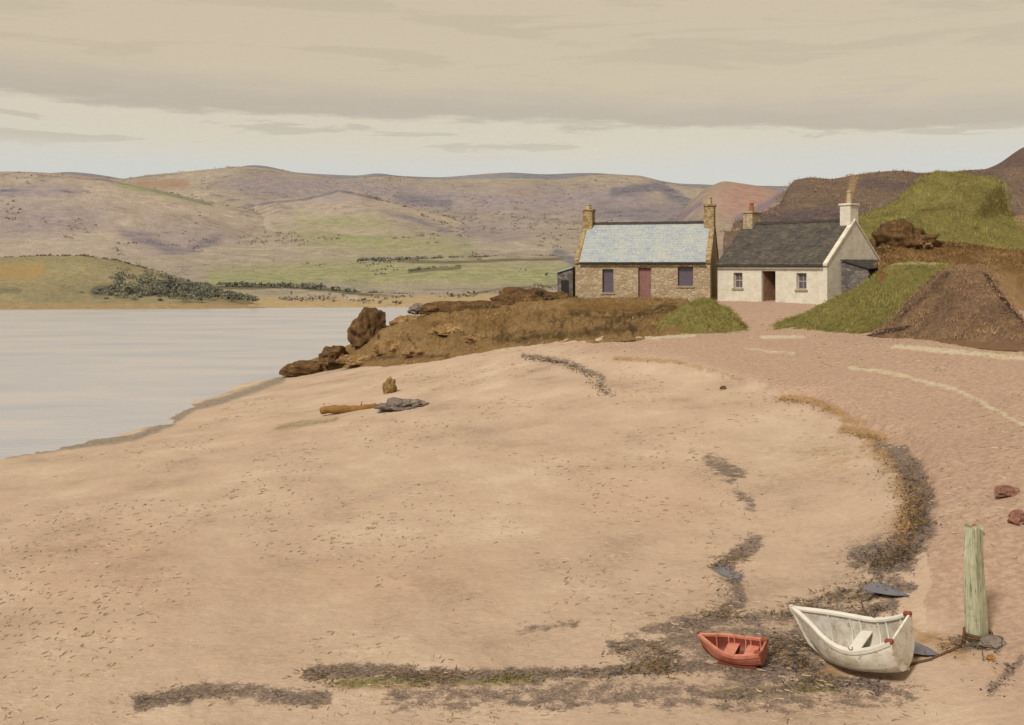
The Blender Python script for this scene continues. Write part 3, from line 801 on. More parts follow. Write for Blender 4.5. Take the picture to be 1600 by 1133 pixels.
def slate_roof(L, D, H, rise, x0, x1, over=.16, lift=.05, courses=24, wide=.30, seed=1):
    """overlapping courses of single slates on both slopes"""
    r = random.Random(seed)
    verts, faces, tone = [], [], []
    half = D / 2 + over
    S_ = math.hypot(half, rise * half / (D / 2))
    sl = rise / (D / 2)
    for side in (0, 1):
        for c in range(courses):
            s0 = c / courses; s1 = min((c + 1.35) / courses, 1.0)
            x = x0 - (wide * .5 if c % 2 else 0)
            while x < x1:
                w_ = wide * r.uniform(.75, 1.2)
                a, b = max(x, x0), min(x + w_ - .008, x1)
                x += w_
                if b - a < .06: continue
                tn = r.random(); jag = r.uniform(-.012, .012); tilt = r.uniform(0, .012)

                def pt(xx, s, up):
                    yy = -over + s * half
                    zz = H - over * sl + s * half * sl + up
                    return (xx, yy if side == 0 else D - yy, zz)
                base = len(verts)
                lo = lift + .032 + tilt
                verts += [pt(a, s0 + jag / S_, lo - .022), pt(b, s0 + jag / S_, lo - .022), pt(b, s1, lift - .015), pt(a, s1, lift - .015),
                          pt(a, s0 + jag / S_, lo), pt(b, s0 + jag / S_, lo), pt(b, s1, lift + .006), pt(a, s1, lift + .006)]
                tone += [tn] * 8
                for f in ((0, 3, 2, 1), (4, 5, 6, 7), (0, 1, 5, 4), (1, 2, 6, 5), (2, 3, 7, 6), (3, 0, 4, 7)):
                    f = [base + q for q in f]
                    faces.append(f if side == 0 else f[::-1])
    # boards under the slates
    for side in (0, 1):
        base = len(verts)
        for up in (-.06, lift - .02):
            for xx in (x0 + .01, x1 - .01):
                for s in (0.01, 1.0):
                    yy = -over + s * half
                    verts.append((xx, yy if side == 0 else D - yy, H - over * sl + s * half * sl + up)); tone.append(.3)
        for f in ((0, 1, 3, 2), (4, 6, 7, 5), (0, 2, 6, 4), (1, 5, 7, 3), (0, 4, 5, 1), (2, 3, 7, 6)):
            faces.append([base + q for q in f])
    return verts, faces, tone


def chimney(parent, x, y, z0, z1, wx, wy, mat, pots, potmat, pot_h=.45):
    bm = bmesh.new(); bx(bm, x - wx / 2, y - wy / 2, z0, x + wx / 2, y + wy / 2, z1)
    c = from_bm('chimney', bm, mat, parent, bevel=.03)
    bm = bmesh.new(); bx(bm, x - wx / 2 - .07, y - wy / 2 - .07, z1 + .003, x + wx / 2 + .07, y + wy / 2 + .07, z1 + .14)
    from_bm('chimney_cope', bm, mat, c, bevel=.03)
    for i, px_ in enumerate(pots):
        bm = bmesh.new()
        zb = z1 + .14
        tube(bm, [(x + px_[0], y + px_[1], zb), (x + px_[0], y + px_[1], zb + pot_h * .85), (x + px_[0], y + px_[1], zb + pot_h * .86), (x + px_[0], y + px_[1], zb + pot_h)],
             [.17, .13, .16, .16], 12)
        from_bm('chimney_pot', bm, potmat, c, smooth=False)
    return c


def skew(parent, x, L, D, H, rise, mat, w_=.34, up=.16):
    bm = bmesh.new()
    sl = rise / (D / 2)
    ov = .12
    for side in (0, 1):
        def pt(yy, zz): return (yy if side == 0 else D - yy, zz)
        prof = [pt(-ov, H - ov * sl - .05), pt(D / 2 - .002, H + rise - .05), pt(D / 2 - .002, H + rise + up), pt(-ov, H - ov * sl + up)]
        a = [bm.verts.new((x, y, z)) for y, z in prof]; b = [bm.verts.new((x + w_, y, z)) for y, z in prof]
        bm.faces.new(a); bm.faces.new(b[::-1])
        for i in range(4): bm.faces.new([a[i], b[i], b[(i + 1) % 4], a[(i + 1) % 4]])
    return from_bm('gable_coping', bm, mat, parent)


def window(parent, o, fmat, bars=(1, 1), depth=.2, label=None):
    x0, z0, x1, z1 = o
    bm = bmesh.new(); bx(bm, x0 + .02, depth + .03, z0 + .02, x1 - .02, depth + .045, z1 - .02)
    g = from_bm('window', bm, M_glass, parent)
    if label: g['label'] = label
    bm = bmesh.new(); t = .07
    bx(bm, x0, depth, z0, x0 + t, depth + .08, z1); bx(bm, x1 - t, depth, z0, x1, depth + .08, z1)
    bx(bm, x0 + t, depth, z1 - t, x1 - t, depth + .08, z1); bx(bm, x0 + t, depth, z0, x1 - t, depth + .08, z0 + t)
    for i in range(bars[0]):
        xx = x0 + (x1 - x0) * (i + 1) / (bars[0] + 1); bx(bm, xx - .02, depth + .006, z0 + t, xx + .02, depth + .06, z1 - t)
    for i in range(bars[1]):
        zz = z0 + (z1 - z0) * (i + 1) / (bars[1] + 1); bx(bm, x0 + t, depth + .004, zz - .028, x1 - t, depth + .064, zz + .028)
    from_bm('frame', bm, fmat, g)
    bm = bmesh.new(); bx(bm, x0 - .1, -.07, z0 - .13, x1 + .1, depth - .01, z0 - .003)
    from_bm('sill', bm, M_sill, g, bevel=.015)
    return g


def door_leaf(parent, x0, z0, x1, z1, mat, depth=.2, swing=0, label=None):
    bm = bmesh.new(); w_ = x1 - x0; n = max(3, int(w_ / .17))
    for i in range(n):
        bx(bm, i * w_ / n + .004, 0, z0 + .02, (i + 1) * w_ / n - .004, .045 + (i % 2) * .004, z1 - .02)
    for zz in (z0 + .3, z1 - .4): bx(bm, .05, .05, zz, w_ - .05, .075, zz + .14)
    M = Matrix.Translation((x0, depth, 0)) @ Matrix.Rotation(swing, 4, 'Z')
    bmesh.ops.transform(bm, matrix=M, verts=bm.verts)
    d = from_bm('door', bm, mat, parent)
    if label: d['label'] = label
    bm = bmesh.new(); tube(bm, [(w_ - .1, -.02, z0 + .95), (w_ - .1, -.06, z0 + .95), (w_ - .1, -.06, z0 + 1.1), (w_ - .1, -.02, z0 + 1.1)], .012, 6)
    bmesh.ops.transform(bm, matrix=M, verts=bm.verts)
    from_bm('handle', bm, M_iron, d)
    return d


def roof_obj(parent, args, mat, ridge_mat, L, D, H, rise, x0, x1):
    v, f, t = slate_roof(*args[0], **args[1])
    ro = mesh_obj('roof', v, f, mat, parent, smooth=False, attrs=dict(tone=t))
    bm = bmesh.new()
    n = int((x1 - x0) / .45)
    for i in range(n):
        a = x0 + (x1 - x0) * i / n; b = x0 + (x1 - x0) * (i + 1) / n - .01
        sag = random.uniform(-.012, .012)
        pr = [(D / 2 - .2, H + rise - .06), (D / 2, H + rise + .13), (D / 2 + .2, H + rise - .06), (D / 2, H + rise + .02)]
        A_ = [bm.verts.new((a, y, z + sag)) for y, z in pr]; B_ = [bm.verts.new((b, y, z + sag)) for y, z in pr]
        bm.faces.new(A_); bm.faces.new(B_[::-1])
        for q in range(4): bm.faces.new([A_[q], B_[q], B_[(q + 1) % 4], A_[(q + 1) % 4]])
    from_bm('ridge', bm, ridge_mat, ro)
    bm = bmesh.new()
    tube(bm, [(x0, -.24, H - .16), (x1, -.24, H - .17)], .055, 8)
    from_bm('gutter', bm, M_ridge_dark, ro)
    return ro


# ---- the stone cottage with the pale blue slate roof
a2 = R(17)
L2, D2, H2, RI2 = 9.45, 5.6, 2.78, 2.72
sc = empty('stone_cottage', (4.5, 72.75, 6.05), -a2)
tag(sc, 'tan rubble stone cottage with pale blue slate roof and faded red door', 'cottage')
op = [(1.95, .55, 2.75, 2.2), (4.5, .0, 5.4, 2.3), (7.25, 1.05, 8.3, 2.35)]
from_bm('wall', wall_box(L2, D2, H2, RI2, op), M_stone, sc)
roof_obj(sc, ((L2, D2, H2, RI2, .30, L2 - .30), dict(seed=3)), M_slate_blue, M_ridge_dark, L2, D2, H2, RI2, .3, L2 - .3)
skew(sc, -.05, L2, D2, H2, RI2, M_tan); skew(sc, L2 - .29, L2, D2, H2, RI2, M_tan)
chimney(sc, .35, D2 / 2, H2 + RI2 - .7, H2 + RI2 + .95, .72, 1.0, M_tan, [(0, -.2), (0, .22)], M_pot_tan, .32)
chimney(sc, L2 - .33, D2 / 2, H2 + RI2 - .7, H2 + RI2 + 1.15, .72, 1.0, M_tan, [(0, -.2), (0, .22)], M_pot_tan, .5)
window(sc, op[0], M_frame_p, (0, 1), label='tall narrow violet framed window')
window(sc, op[2], M_frame_p, (1, 1), label='squarish violet framed window')
door_leaf(sc, *[op[1][i] for i in (0, 1, 2, 3)], M_door_red)
bm = bmesh.new(); bx(bm, 4.35, -.35, -.4, 5.55, -.01, .02); from_bm('door_step', bm, M_sill, sc, bevel=.02)

# ---- the white cottage with the dark roof, its gable turned to the beach
a1 = R(50)
L1, D1, H1, RI1 = 8.6, 6.3, 2.62, 2.78
wc = empty('white_cottage', (19.7 - L1 * math.cos(a1), 64 + L1 * math.sin(a1), 6.02), -a1)
tag(wc, 'whitewashed cottage with dark slate roof and open front door beside the stone cottage', 'cottage')
op = [(1.35, .95, 2.1, 2.0), (3.65, .0, 4.75, 2.12), (6.35, .95, 7.1, 2.0)]
from_bm('wall', wall_box(L1, D1, H1, RI1, op), M_lime, wc)
roof_obj(wc, ((L1, D1, H1, RI1, -.06, L1 - .22), dict(seed=5, wide=.26, courses=26)), M_slate_dark, M_ridge_dark, L1, D1, H1, RI1, 0, L1 - .24)
skew(wc, L1 - .24, L1, D1, H1, RI1, M_lime, w_=.3, up=.10)
chimney(wc, .5, D1 / 2, H1 + RI1 - .6, H1 + RI1 + .75, .8, .95, M_stone, [(0, 0)], M_pot_red, .6)
chimney(wc, L1 - .42, D1 / 2, H1 + RI1 - .6, H1 + RI1 + .95, .76, .95, M_lime, [(0, 0)], M_pot_tan, .85)
window(wc, op[0], M_frame_w, (1, 1)); window(wc, op[2], M_frame_w, (1, 1))
door_leaf(wc, 3.65, 0, 4.6, 2.1, M_door_brown, depth=.2, swing=R(70), label='brown plank door standing open')
bm = bmesh.new(); bx(bm, 3.5, -.3, -.4, 4.9, -.01, .02); from_bm('door_step', bm, M_sill, wc, bevel=.02)

# ---- grey lean-to against the white gable
lt = empty('lean_to_shed', (19.7 + .03, 64.0, 6.02), -a1)
tag(lt, 'low grey stone lean-to shed built against the white gable', 'shed')
bm = bmesh.new()
c = [(0.04, 1.5), (1.9, 1.5), (1.9, 5.6), (0.04, 5.6)]
lo = [bm.verts.new((x, y, -1.2)) for x, y in c]; hi = [bm.verts.new((x, y, 2.75 if x < 1 else 2.25)) for x, y in c]
bm.faces.new(lo[::-1]); bm.faces.new(hi)
for i in range(4): bm.faces.new([lo[i], lo[(i + 1) % 4], hi[(i + 1) % 4], hi[i]])
from_bm('wall', bm, M_grey, lt, bevel=.03)
bm = bmesh.new()
for i in range(9):
    x0_ = .03; y0_ = 1.38 + i * .48
    q = [bm.verts.new(p) for p in ((x0_, y0_, 2.80), (2.05, y0_, 2.25), (2.05, y0_ + .46, 2.25), (x0_, y0_ + .46, 2.80))]
    t_ = [bm.verts.new(v_.co + Vector((0, 0, .06 + .02 * (i % 2)))) for v_ in q]
    bm.faces.new(q[::-1]); bm.faces.new(t_)
    for j in range(4): bm.faces.new([q[j], q[(j + 1) % 4], t_[(j + 1) % 4], t_[j]])
from_bm('roof', bm, M_ridge_dark, lt)

# ---- little grey outhouse at the far end of the stone cottage
oh = empty('stone_outhouse', (3.25, 73.6, 5.75), -a2)
tag(oh, 'tiny grey outhouse against the left gable of the stone cottage', 'shed')
bm = bmesh.new()
lo = [bm.verts.new(p) for p in ((0, 0, -1), (1.15, 0, -1), (1.15, 2.2, -1), (0, 2.2, -1))]; hi = [bm.verts.new(p) for p in ((0, 0, 2.2), (1.15, 0, 2.55), (1.15, 2.2, 2.55), (0, 2.2, 2.2))]
bm.faces.new(lo[::-1]); bm.faces.new(hi)
for i in range(4): bm.faces.new([lo[i], lo[(i + 1) % 4], hi[(i + 1) % 4], hi[i]])
from_bm('wall', bm, M_grey, oh, bevel=.03)
bm = bmesh.new()
q = [bm.verts.new(p) for p in ((-.12, -.12, 2.19), (1.16, -.12, 2.58), (1.16, 2.3, 2.58), (-.12, 2.3, 2.19))]; t_ = [bm.verts.new(v_.co + Vector((0, 0, .09))) for v_ in q]
bm.faces.new(q[::-1]); bm.faces.new(t_)
for j in range(4): bm.faces.new([q[j], q[(j + 1) % 4], t_[(j + 1) % 4], t_[j]])
from_bm('roof', bm, M_slate_blue, oh)
bm = bmesh.new()
for i in range(4): bx(bm, .3 + i * .14, -.04, -.2, .3 + i * .14 + .13, -.005, 1.7)
from_bm('door', bm, M_iron, oh)


# ------------------------------------------------------------------ boats
def make_boat(name, L, B, depth, outer, inner, rail, stem_mat, transom_w=.72, ss=.28, sb=.45, thwarts=(.22, .56)):
    root = empty(name, (0, 0, 0))
    N = 33; SEC = 15

    def half(t):                        # t 0 = transom, 1 = stem
        return B / 2 * min(1.0, (transom_w + (1 - transom_w) * math.sin(min(t / .45, 1) * math.pi / 2))) * (1 - max(0, (t - .40) / .60) ** 2.3)

    def sheer(t): return depth * (1 + ss * max(0, (.5 - t) / .5) ** 2 + sb * max(0, (t - .35) / .65) ** 2)

    def keel(t): return depth * (.10 * max(0, (.3 - t) / .3) ** 2 + .55 * max(0, (t - .78) / .22) ** 2.2)

    def section(t, off):
        b = max(half(t) - off, .012); k_ = keel(t) + off * .8; h = sheer(t)
        x = -L / 2 + L * t + (.10 * L * max(0, (t - .85) / .15) * 0)
        pts = []
        for i in range(SEC):
            s = i / (SEC - 1)
            yy = b * (1 - (1 - s) ** 2.3) ** .8
            zz = k_ + (h - k_) * (s ** 1.7 * .85 + s * .15)
            if off == 0:                 # lands of the clinker planking
                lap = (s * 6) % 1.0
                yy += .016 * (1 - lap) if 0.02 < s < .99 else 0
            rake = .16 * L * max(0, (t - .8) / .2) ** 1.5 * (zz / depth - .4) * .55 - .06 * L * max(0, (.06 - t) / .06) * (1 - zz / depth) * -.4
            pts.append((x + rake, yy, zz))
        return pts
    ts = [i / (N - 1) for i in range(N)]

    def shell(off, flip):
        verts, faces = [], []
        for t in ts:
            p = section(t, off)
            verts += [(x, -y, z) for x, y, z in p[::-1]] + p[1:]
        W_ = 2 * SEC - 1
        for i in range(N - 1):
            for j in range(W_ - 1):
                f = [i * W_ + j, i * W_ + j + 1, (i + 1) * W_ + j + 1, (i + 1) * W_ + j]
                faces.append(f if not flip else f[::-1])
        return verts, faces, W_
    v, f, W_ = shell(0, False)
    mesh_obj('hull', v, f, outer, root)
    v2, f2, _ = shell(.03, True)
    mesh_obj('inner_planking', v2, f2, inner, root)
    # transom
    bm = bmesh.new()
    p = [Vector(q) for q in v[:W_]]
    a = [bm.verts.new(q + Vector((-.022, 0, 0))) for q in p]; b = [bm.verts.new(q + Vector((.018, 0, 0))) for q in p]
    bm.faces.new(a); bm.faces.new(b[::-1])
    for i in range(W_): bm.faces.new([a[i], b[i], b[(i + 1) % W_], a[(i + 1) % W_]])
    from_bm('transom', bm, outer, root)
    # gunwales
    for sgn in (-1, 1):
        bm = bmesh.new(); prev = None
        for t in ts:
            x, y, z = section(t, 0)[-1]
            w_ = .075 * depth / .6
            ring = [bm.verts.new(q) for q in ((x, sgn * (y + .025), z - .045), (x, sgn * (y + .025), z + .022), (x, sgn * max(y - w_, .004), z + .022), (x, sgn * max(y - w_, .004), z - .02))]
            if prev:
                for i in range(4): bm.faces.new([prev[i], ring[i], ring[(i + 1) % 4], prev[(i + 1) % 4]])
            else: bm.faces.new(ring)
            prev = ring
        bm.faces.new(prev[::-1])
        from_bm('gunwale', bm, rail, root)
    # thwarts
    for t in thwarts:
        bm = bmesh.new(); q = section(t, .03); zt = keel(t) + (sheer(t) - keel(t)) * .62
        yy = np.interp(zt, [u[2] for u in q], [u[1] for u in q]) - .004
        bx(bm, q[0][0] - .11, -yy, zt - .03, q[0][0] + .11, yy, zt)
        from_bm('thwart', bm, rail, root, bevel=.006)
    # ribs as one inner frame
    bm = bmesh.new()
    for t in (.1, .27, .36, .55, .64, .82):
        q = section(t, .042); pts_ = [(x, -y, z) for x, y, z in q[::-1]] + q[1:]
        tube(bm, pts_, .018, 5)
    from_bm('ribs', bm, rail, root)
    # bottom boards
    bm = bmesh.new()
    for j in range(-2, 3):
        bx(bm, -L * .42, j * .12 - .05, depth * .20, L * .22, j * .12 + .05, depth * .20 + .018)
    from_bm('bottom_boards', bm, inner, root)
    q_ = depth / .6
    # keel and stem
    bm = bmesh.new(); prev = None
    path = [(section(t, 0)[0][0], section(t, 0)[0][2]) for t in ts]
    xs_, zs_ = section(1, 0)[-1][0], section(1, 0)[-1][2]
    x1_, z1_ = path[-1]
    path += [(x1_ + (xs_ - x1_) * u, z1_ + (zs_ + .05 - z1_) * u) for u in (.25, .5, .75, 1)]
    for i, (x, z) in enumerate(path):
        n0 = path[max(i - 1, 0)]; n1 = path[min(i + 1, len(path) - 1)]
        tx, tz = n1[0] - n0[0], n1[1] - n0[1]; l_ = math.hypot(tx, tz) + 1e-9
        nx_, nz_ = tz / l_, -tx / l_
        ring = [bm.verts.new(q) for q in ((x - nx_ * .02, -.024 * q_, z - nz_ * .02), (x - nx_ * .02, .024 * q_, z - nz_ * .02), (x + nx_ * .055 * q_, .02 * q_, z + nz_ * .055 * q_), (x + nx_ * .055 * q_, -.02 * q_, z + nz_ * .055 * q_))]
        if prev:
            for q in range(4): bm.faces.new([prev[q], ring[q], ring[(q + 1) % 4], prev[(q + 1) % 4]])
        else: bm.faces.new(ring)
        prev = ring
    bm.faces.new(prev[::-1])
    from_bm('keel', bm, stem_mat, root)
    # quarter knees
    for sgn in (-1, 1):
        x, y, z = section(.0, 0)[-1]
        bm = bmesh.new(); bx(bm, x - .035, sgn * (y - .035) - .045, z - .04, x + .10, sgn * (y - .035) + .045, z + .03)
        from_bm('quarter_knee', bm, M_red_trim, root, bevel=.012)
    # rowlocks
    for sgn in (-1, 1):
        x, y, z = section(.40, 0)[-1]
        bm = bmesh.new(); tube(bm, [(x - .04 * q_, sgn * y, z + .10 * q_), (x - .035 * q_, sgn * y, z + .06 * q_), (x, sgn * y, z + .03 * q_), (x + .035 * q_, sgn * y, z + .06 * q_), (x + .04 * q_, sgn * y, z + .10 * q_)], .008 * q_, 6)
        from_bm('rowlock', bm, M_iron, root)
    return root


M_red_trim = paint_mat('red_trim', A(140, 74, 58), A(120, 76, 56), A(132, 60, 46), 6)
M_white_hull = paint_mat('white_boat_paint', A(234, 230, 218), A(156, 138, 110), A(204, 192, 168), 3, wear=.58)
M_white_in = paint_mat('white_inner_paint', A(212, 206, 194), A(138, 124, 104), A(172, 160, 142), 3.5, wear=.58)
M_white_rail = paint_mat('white_rail_paint', A(226, 222, 212), A(170, 156, 132), A(212, 206, 194), 5, wear=.66)
M_red_hull = paint_mat('red_boat_paint', A(190, 116, 96), A(126, 80, 56), A(160, 90, 70), 3, wear=.62)
M_red_in = paint_mat('dark_red_inner_paint', A(130, 62, 44), A(94, 58, 40), A(112, 56, 42), 3, wear=.62)
M_red_rail = paint_mat('pink_rail_paint', A(206, 138, 116), A(150, 86, 62), A(184, 104, 82), 5, wear=.66)


def settle(root, x, y, yaw, heel, trim, sink=.03):
    M = Matrix.Rotation(yaw, 4, 'Z') @ Matrix.Rotation(trim, 4, 'Y') @ Matrix.Rotation(heel, 4, 'X')
    low = 1e9
    bpy.context.view_layer.update()
    for ch in root.children:
        for v_ in ch.data.vertices:
            q = M @ v_.co
            low = min(low, q.z - gz(x + q.x, y + q.y) if False else q.z)
    root.rotation_euler = M.to_euler()
    root.location = (x, y, gz(x, y) - low - sink)


wb = make_boat('rowing_boat', 1.80, 1.10, .58, M_white_hull, M_white_in, M_white_rail, M_white_hull, transom_w=.90, ss=.42, sb=.75, thwarts=(.5,))
tag(wb, 'small weathered white rowing boat with red tipped stern heeled over on the sand', 'boat')
settle(wb, 6.36, 18.62, R(137), R(-16), R(8))
WB_M = wb.matrix_basis.copy()
X_, Y_, Z_ = on_ground(1150, 1036)
rb = make_boat('rowing_boat', 1.14, .64, .29, M_red_hull, M_red_in, M_red_rail, M_red_in, transom_w=.80)
tag(rb, 'small red rowing boat lying on dark seaweed left of the white boat', 'boat')
settle(rb, X_, Y_ + .1, R(150), R(-14), R(2))

# ------------------------------------------------------------------ mooring post and its rope
X_, Y_, Z_ = on_ground(1528, 1000)
k = NB('weathered_post_wood'); k.local()
g = k.noise(5, 7, .75, (3, 3, .35)); n = k.noise(1.6, 5, .65)
col = k.ramp3(g, A(140, 142, 116), A(180, 180, 150), A(202, 199, 170), .35, .5, .62)
col = k.mix(k.math('MULTIPLY', k.rng(n, .52, .66), .8), col, A(138, 128, 70))
cr = k.noise(9, 5, .8, (4, 4, .12))
col = k.mix(k.rng(cr, .57, .63), col, A(78, 74, 58))
M_post = k.done(col, .9, k.bump(g, .8, .03), .2)
po = empty('mooring_post', (X_, Y_, Z_ - .05), R(33))
tag(po, 'thick pale green weathered mooring post standing upright in the sand', 'post')
bm = bmesh.new()
n_ = 26; prev = None
prof = [(-.17, -.15), (-.15, -.17), (.0, -.172), (.15, -.165), (.17, -.15), (.172, 0), (.165, .15), (.15, .17), (0, .172), (-.15, .17), (-.17, .15), (-.168, 0)]
for i in range(n_ + 1):
    u = i / n_; z = -.5 + 2.62 * u
    wsc = .80 + .06 * math.sin(u * 5) + .10 * (1 - u) ** 3 * .5
    cx, cy = -.10 * u + .02 * math.sin(u * 7), .03 * u
    ring = []
    for j, (x, y) in enumerate(prof):
        ww = 1 + .05 * float(fbm(np.array([j * 3.1]), np.array([u * 5]), 7)[0])
        topz = (.05 * math.sin(j * 1.7) if i == n_ else 0)
        ring.append(bm.verts.new((cx + x * wsc * ww, cy + y * wsc * ww, z + topz)))
    if prev:
        for j in range(12): bm.faces.new([prev[j], prev[(j + 1) % 12], ring[(j + 1) % 12], ring[j]])
    prev = ring
bm.faces.new(prev)
from_bm('timber', bm, M_post, po)
k = NB('tarred_rope'); k.local()
M_rope = k.done(k.mix(k.rng(k.noise(30, 3, .6, (1, 1, 3)), .4, .6), A(84, 62, 46), A(118, 92, 66)), .95, k.bump(k.noise(60, 2), .6, .01), .1)
px0 = Vector((X_, Y_, Z_))
pts = []
for i in range(34):
    a_ = i / 33 * 2 * math.pi * 2.3 + 1.0
    pts.append((px0.x + .235 * math.cos(a_), px0.y + .235 * math.sin(a_), Z_ + .06 + .10 * i / 33 + .01 * math.sin(i)))
line = []
tgt = [on_ground(*p) for p in ((1500, 1012), (1480, 1022), (1455, 1033), (1425, 1040), (1408, 1046))]
bm = bmesh.new()
tube(bm, pts, .026, 8)
pl = [Vector(pts[-1])] + [Vector((x, y, gz(x, y) + .025)) for x, y, z in tgt]
dense = []
for i in range(len(pl) - 1):
    for s in range(6):
        q = pl[i].lerp(pl[i + 1], s / 6)
        if i > 0: q.z = gz(q.x, q.y) + .022
        q.x += .015 * math.sin(i * 9 + s); dense.append(q)
dense.append(pl[-1] + Vector((0, 0, .12)))
tube(bm, dense, .024, 8)
ro = from_bm('mooring_rope', bm, M_rope, None, smooth=True)
tag(ro, 'dark rope looped round the foot of the post and trailing to the white boat', 'rope')

# ------------------------------------------------------------------ rocks, driftwood
M_rk_dark = rock_mat('dark_rock', A(70, 50, 32), A(100, 74, 44), A(136, 104, 62), 1.6, .9)
M_crag = rock_mat('ochre_crag', A(104, 78, 48), A(148, 116, 76), A(180, 148, 104), 1.3, .9)
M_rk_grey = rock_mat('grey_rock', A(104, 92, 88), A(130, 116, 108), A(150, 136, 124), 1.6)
M_rk_red = rock_mat('red_rock', A(112, 78, 68), A(146, 104, 88), A(172, 134, 112), 2.5)
M_drift_rock = rock_mat('lichen_rock', A(104, 82, 52), A(146, 116, 72), A(172, 144, 100), 3)
M_rk_ochre = rock_mat('ochre_rock', A(128, 84, 40), A(160, 112, 56), A(182, 140, 84), 2)


def boulder(px, py, Y, sx, sy, sz, mat, label, seed, z=None, rot=0, name='boulder', cat='boulder', group=None, sink=.3, rough=.28):
    if Y is None:
        x, y, zz = on_ground(px, py)
    else:
        x, y, zz = P(px, py, Y)
    o = from_bm(name, rock_bm(sx, sy, sz, seed, rough=rough), mat, None, smooth=True)
    o.location = (x, y, zz + sz * (.35 - sink * .3)); o.rotation_euler = (0, 0, rot)
    tag(o, label, cat, group)
    return o


boulder(577, 534, 76.5, 1.35, 1.5, 1.75, M_rk_dark, 'large dark brown rounded boulder standing highest at the seaward end of the headland', 3)
boulder(521, 562, 75.5, .9, .9, .72, M_rk_dark, 'middling dark boulder between the rounded boulder and the flat rock at the water edge', 8)
boulder(478, 584, 76.5, 1.75, .9, .72, M_rk_dark, 'flat dark rock lowest and furthest into the water at the headland tip', 12)
boulder(815, 478, 74, 2.0, 1.4, .95, M_rk_dark, 'broad humped brown rock on the skyline of the headland left of the cottages', 15)
for px_, py_, Y_c, a_, b_, c_, lb in [
    (560, 566, 73.5, 1.1, .6, .5, 'low ochre crag under the rounded boulder at the seaward face of the headland'),
    (612, 548, 72.4, 1.2, .7, .7, 'cracked ochre crag right of the rounded boulder'),
    (668, 552, 68.5, 1.3, .6, .5, 'low ochre ledge in the middle of the headland foot'),
    (700, 520, 69.5, 1.1, .7, .45, 'ochre crag halfway up the headland face'),
    (762, 533, 65.6, 1.3, .6, .45, 'ochre ledge above the pale grass where the headland meets the sand'),
    (640, 508, 75.5, 1.2, .8, .6, 'ochre crag on the shoulder of the headland beside the water'),
    (872, 470, 72.6, 1.0, .8, .5, 'dark crag on the skyline just left of the scrubby bush')]:
    boulder(px_, py_, Y_c, a_, b_, c_, M_rk_dark if 'dark' in lb else M_crag, lb, px_ * .37, name='crag', cat='crag', sink=.8, rough=.34)
boulder(730, 489, 75, 2.9, 1.3, .62, M_rk_dark, 'long low dark rock along the back edge of the headland above the water', 19)
boulder(655, 489, 80, .75, .7, .5, M_rk_grey, 'small pale rock beside the water at the back of the headland', 23)
boulder(1416, 386, 75, 2.1, 1.4, 1.35, M_rk_dark, 'big dark brown rock outcrop behind the right gable of the white cottage', 27, sink=.9, rough=.55)
boulder(1573, 772, None, .34, .22, .13, M_rk_red, 'flat reddish stone on the track above the post, higher of two', 32.3, rough=.2, rot=.6, name='stone', cat='stone', group='reddish stones beside the track')
boulder(1592, 815, None, .24, .2, .17, M_rk_red, 'round reddish stone at the right edge just above the post top', 36.7, rough=.2, rot=1.2, name='stone', cat='stone', group='reddish stones beside the track')
boulder(1524, 838, None, .15, .13, .18, M_rk_red, 'small upright red stone seen directly behind the top of the post', 37, name='stone', cat='stone', group='reddish stones beside the track')
boulder(1552, 1008, None, .2, .15, .10, M_rk_grey, 'grey stone at the right foot of the mooring post', 41, name='stone', cat='stone')
boulder(1548, 1030, None, .07, .06, .05, M_rk_ochre, 'tiny ochre pebble stone in front of the post', 43, name='stone', cat='stone')
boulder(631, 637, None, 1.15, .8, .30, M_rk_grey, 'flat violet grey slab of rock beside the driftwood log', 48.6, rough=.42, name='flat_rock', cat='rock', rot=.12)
boulder(609, 614, None, .34, .3, .55, M_drift_rock, 'small upright ochre stone standing behind the driftwood log', 51, name='standing_stone', cat='stone')
boulder(1130, 608, None, .12, .1, .09, M_rk_dark, 'tiny dark stone alone on the sand near the bend of the track', 53, name='stone', cat='stone')

x, y, z = on_ground(545, 644)
M_drift = wood_mat('driftwood', A(122, 88, 46), A(160, 120, 68), (1, 10, 10))
bm = bmesh.new()
pts = [(-1.35 + 2.7 * i / 16, .05 * math.sin(i * .9), .10 + .05 * math.sin(i * .5) + .05 * i / 16) for i in range(17)]
tube(bm, pts, [.13 + .10 * math.sin((i + 2) / 20 * math.pi) + .02 * math.sin(i * 2.1) for i in range(17)], 12)
lg = empty('driftwood_log', (x, y, z), R(14))
tag(lg, 'yellow brown driftwood log stranded on the beach near the water', 'driftwood')
from_bm('trunk', bm, M_drift, lg, smooth=True)
bm = bmesh.new(); tube(bm, [(.5, 0, .18), (.62, .05, .36), (.66, .12, .5)], [.05, .035, .015], 7)
from_bm('branch_stub', bm, M_drift, lg, smooth=True)

# ------------------------------------------------------------------ pools left by the tide
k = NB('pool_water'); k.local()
M_pool = k.done(k.mix(k.noise(2), A(78, 80, 104), A(112, 110, 122)), .10, k.bump(k.noise(7, 3), .15, .02), .5)


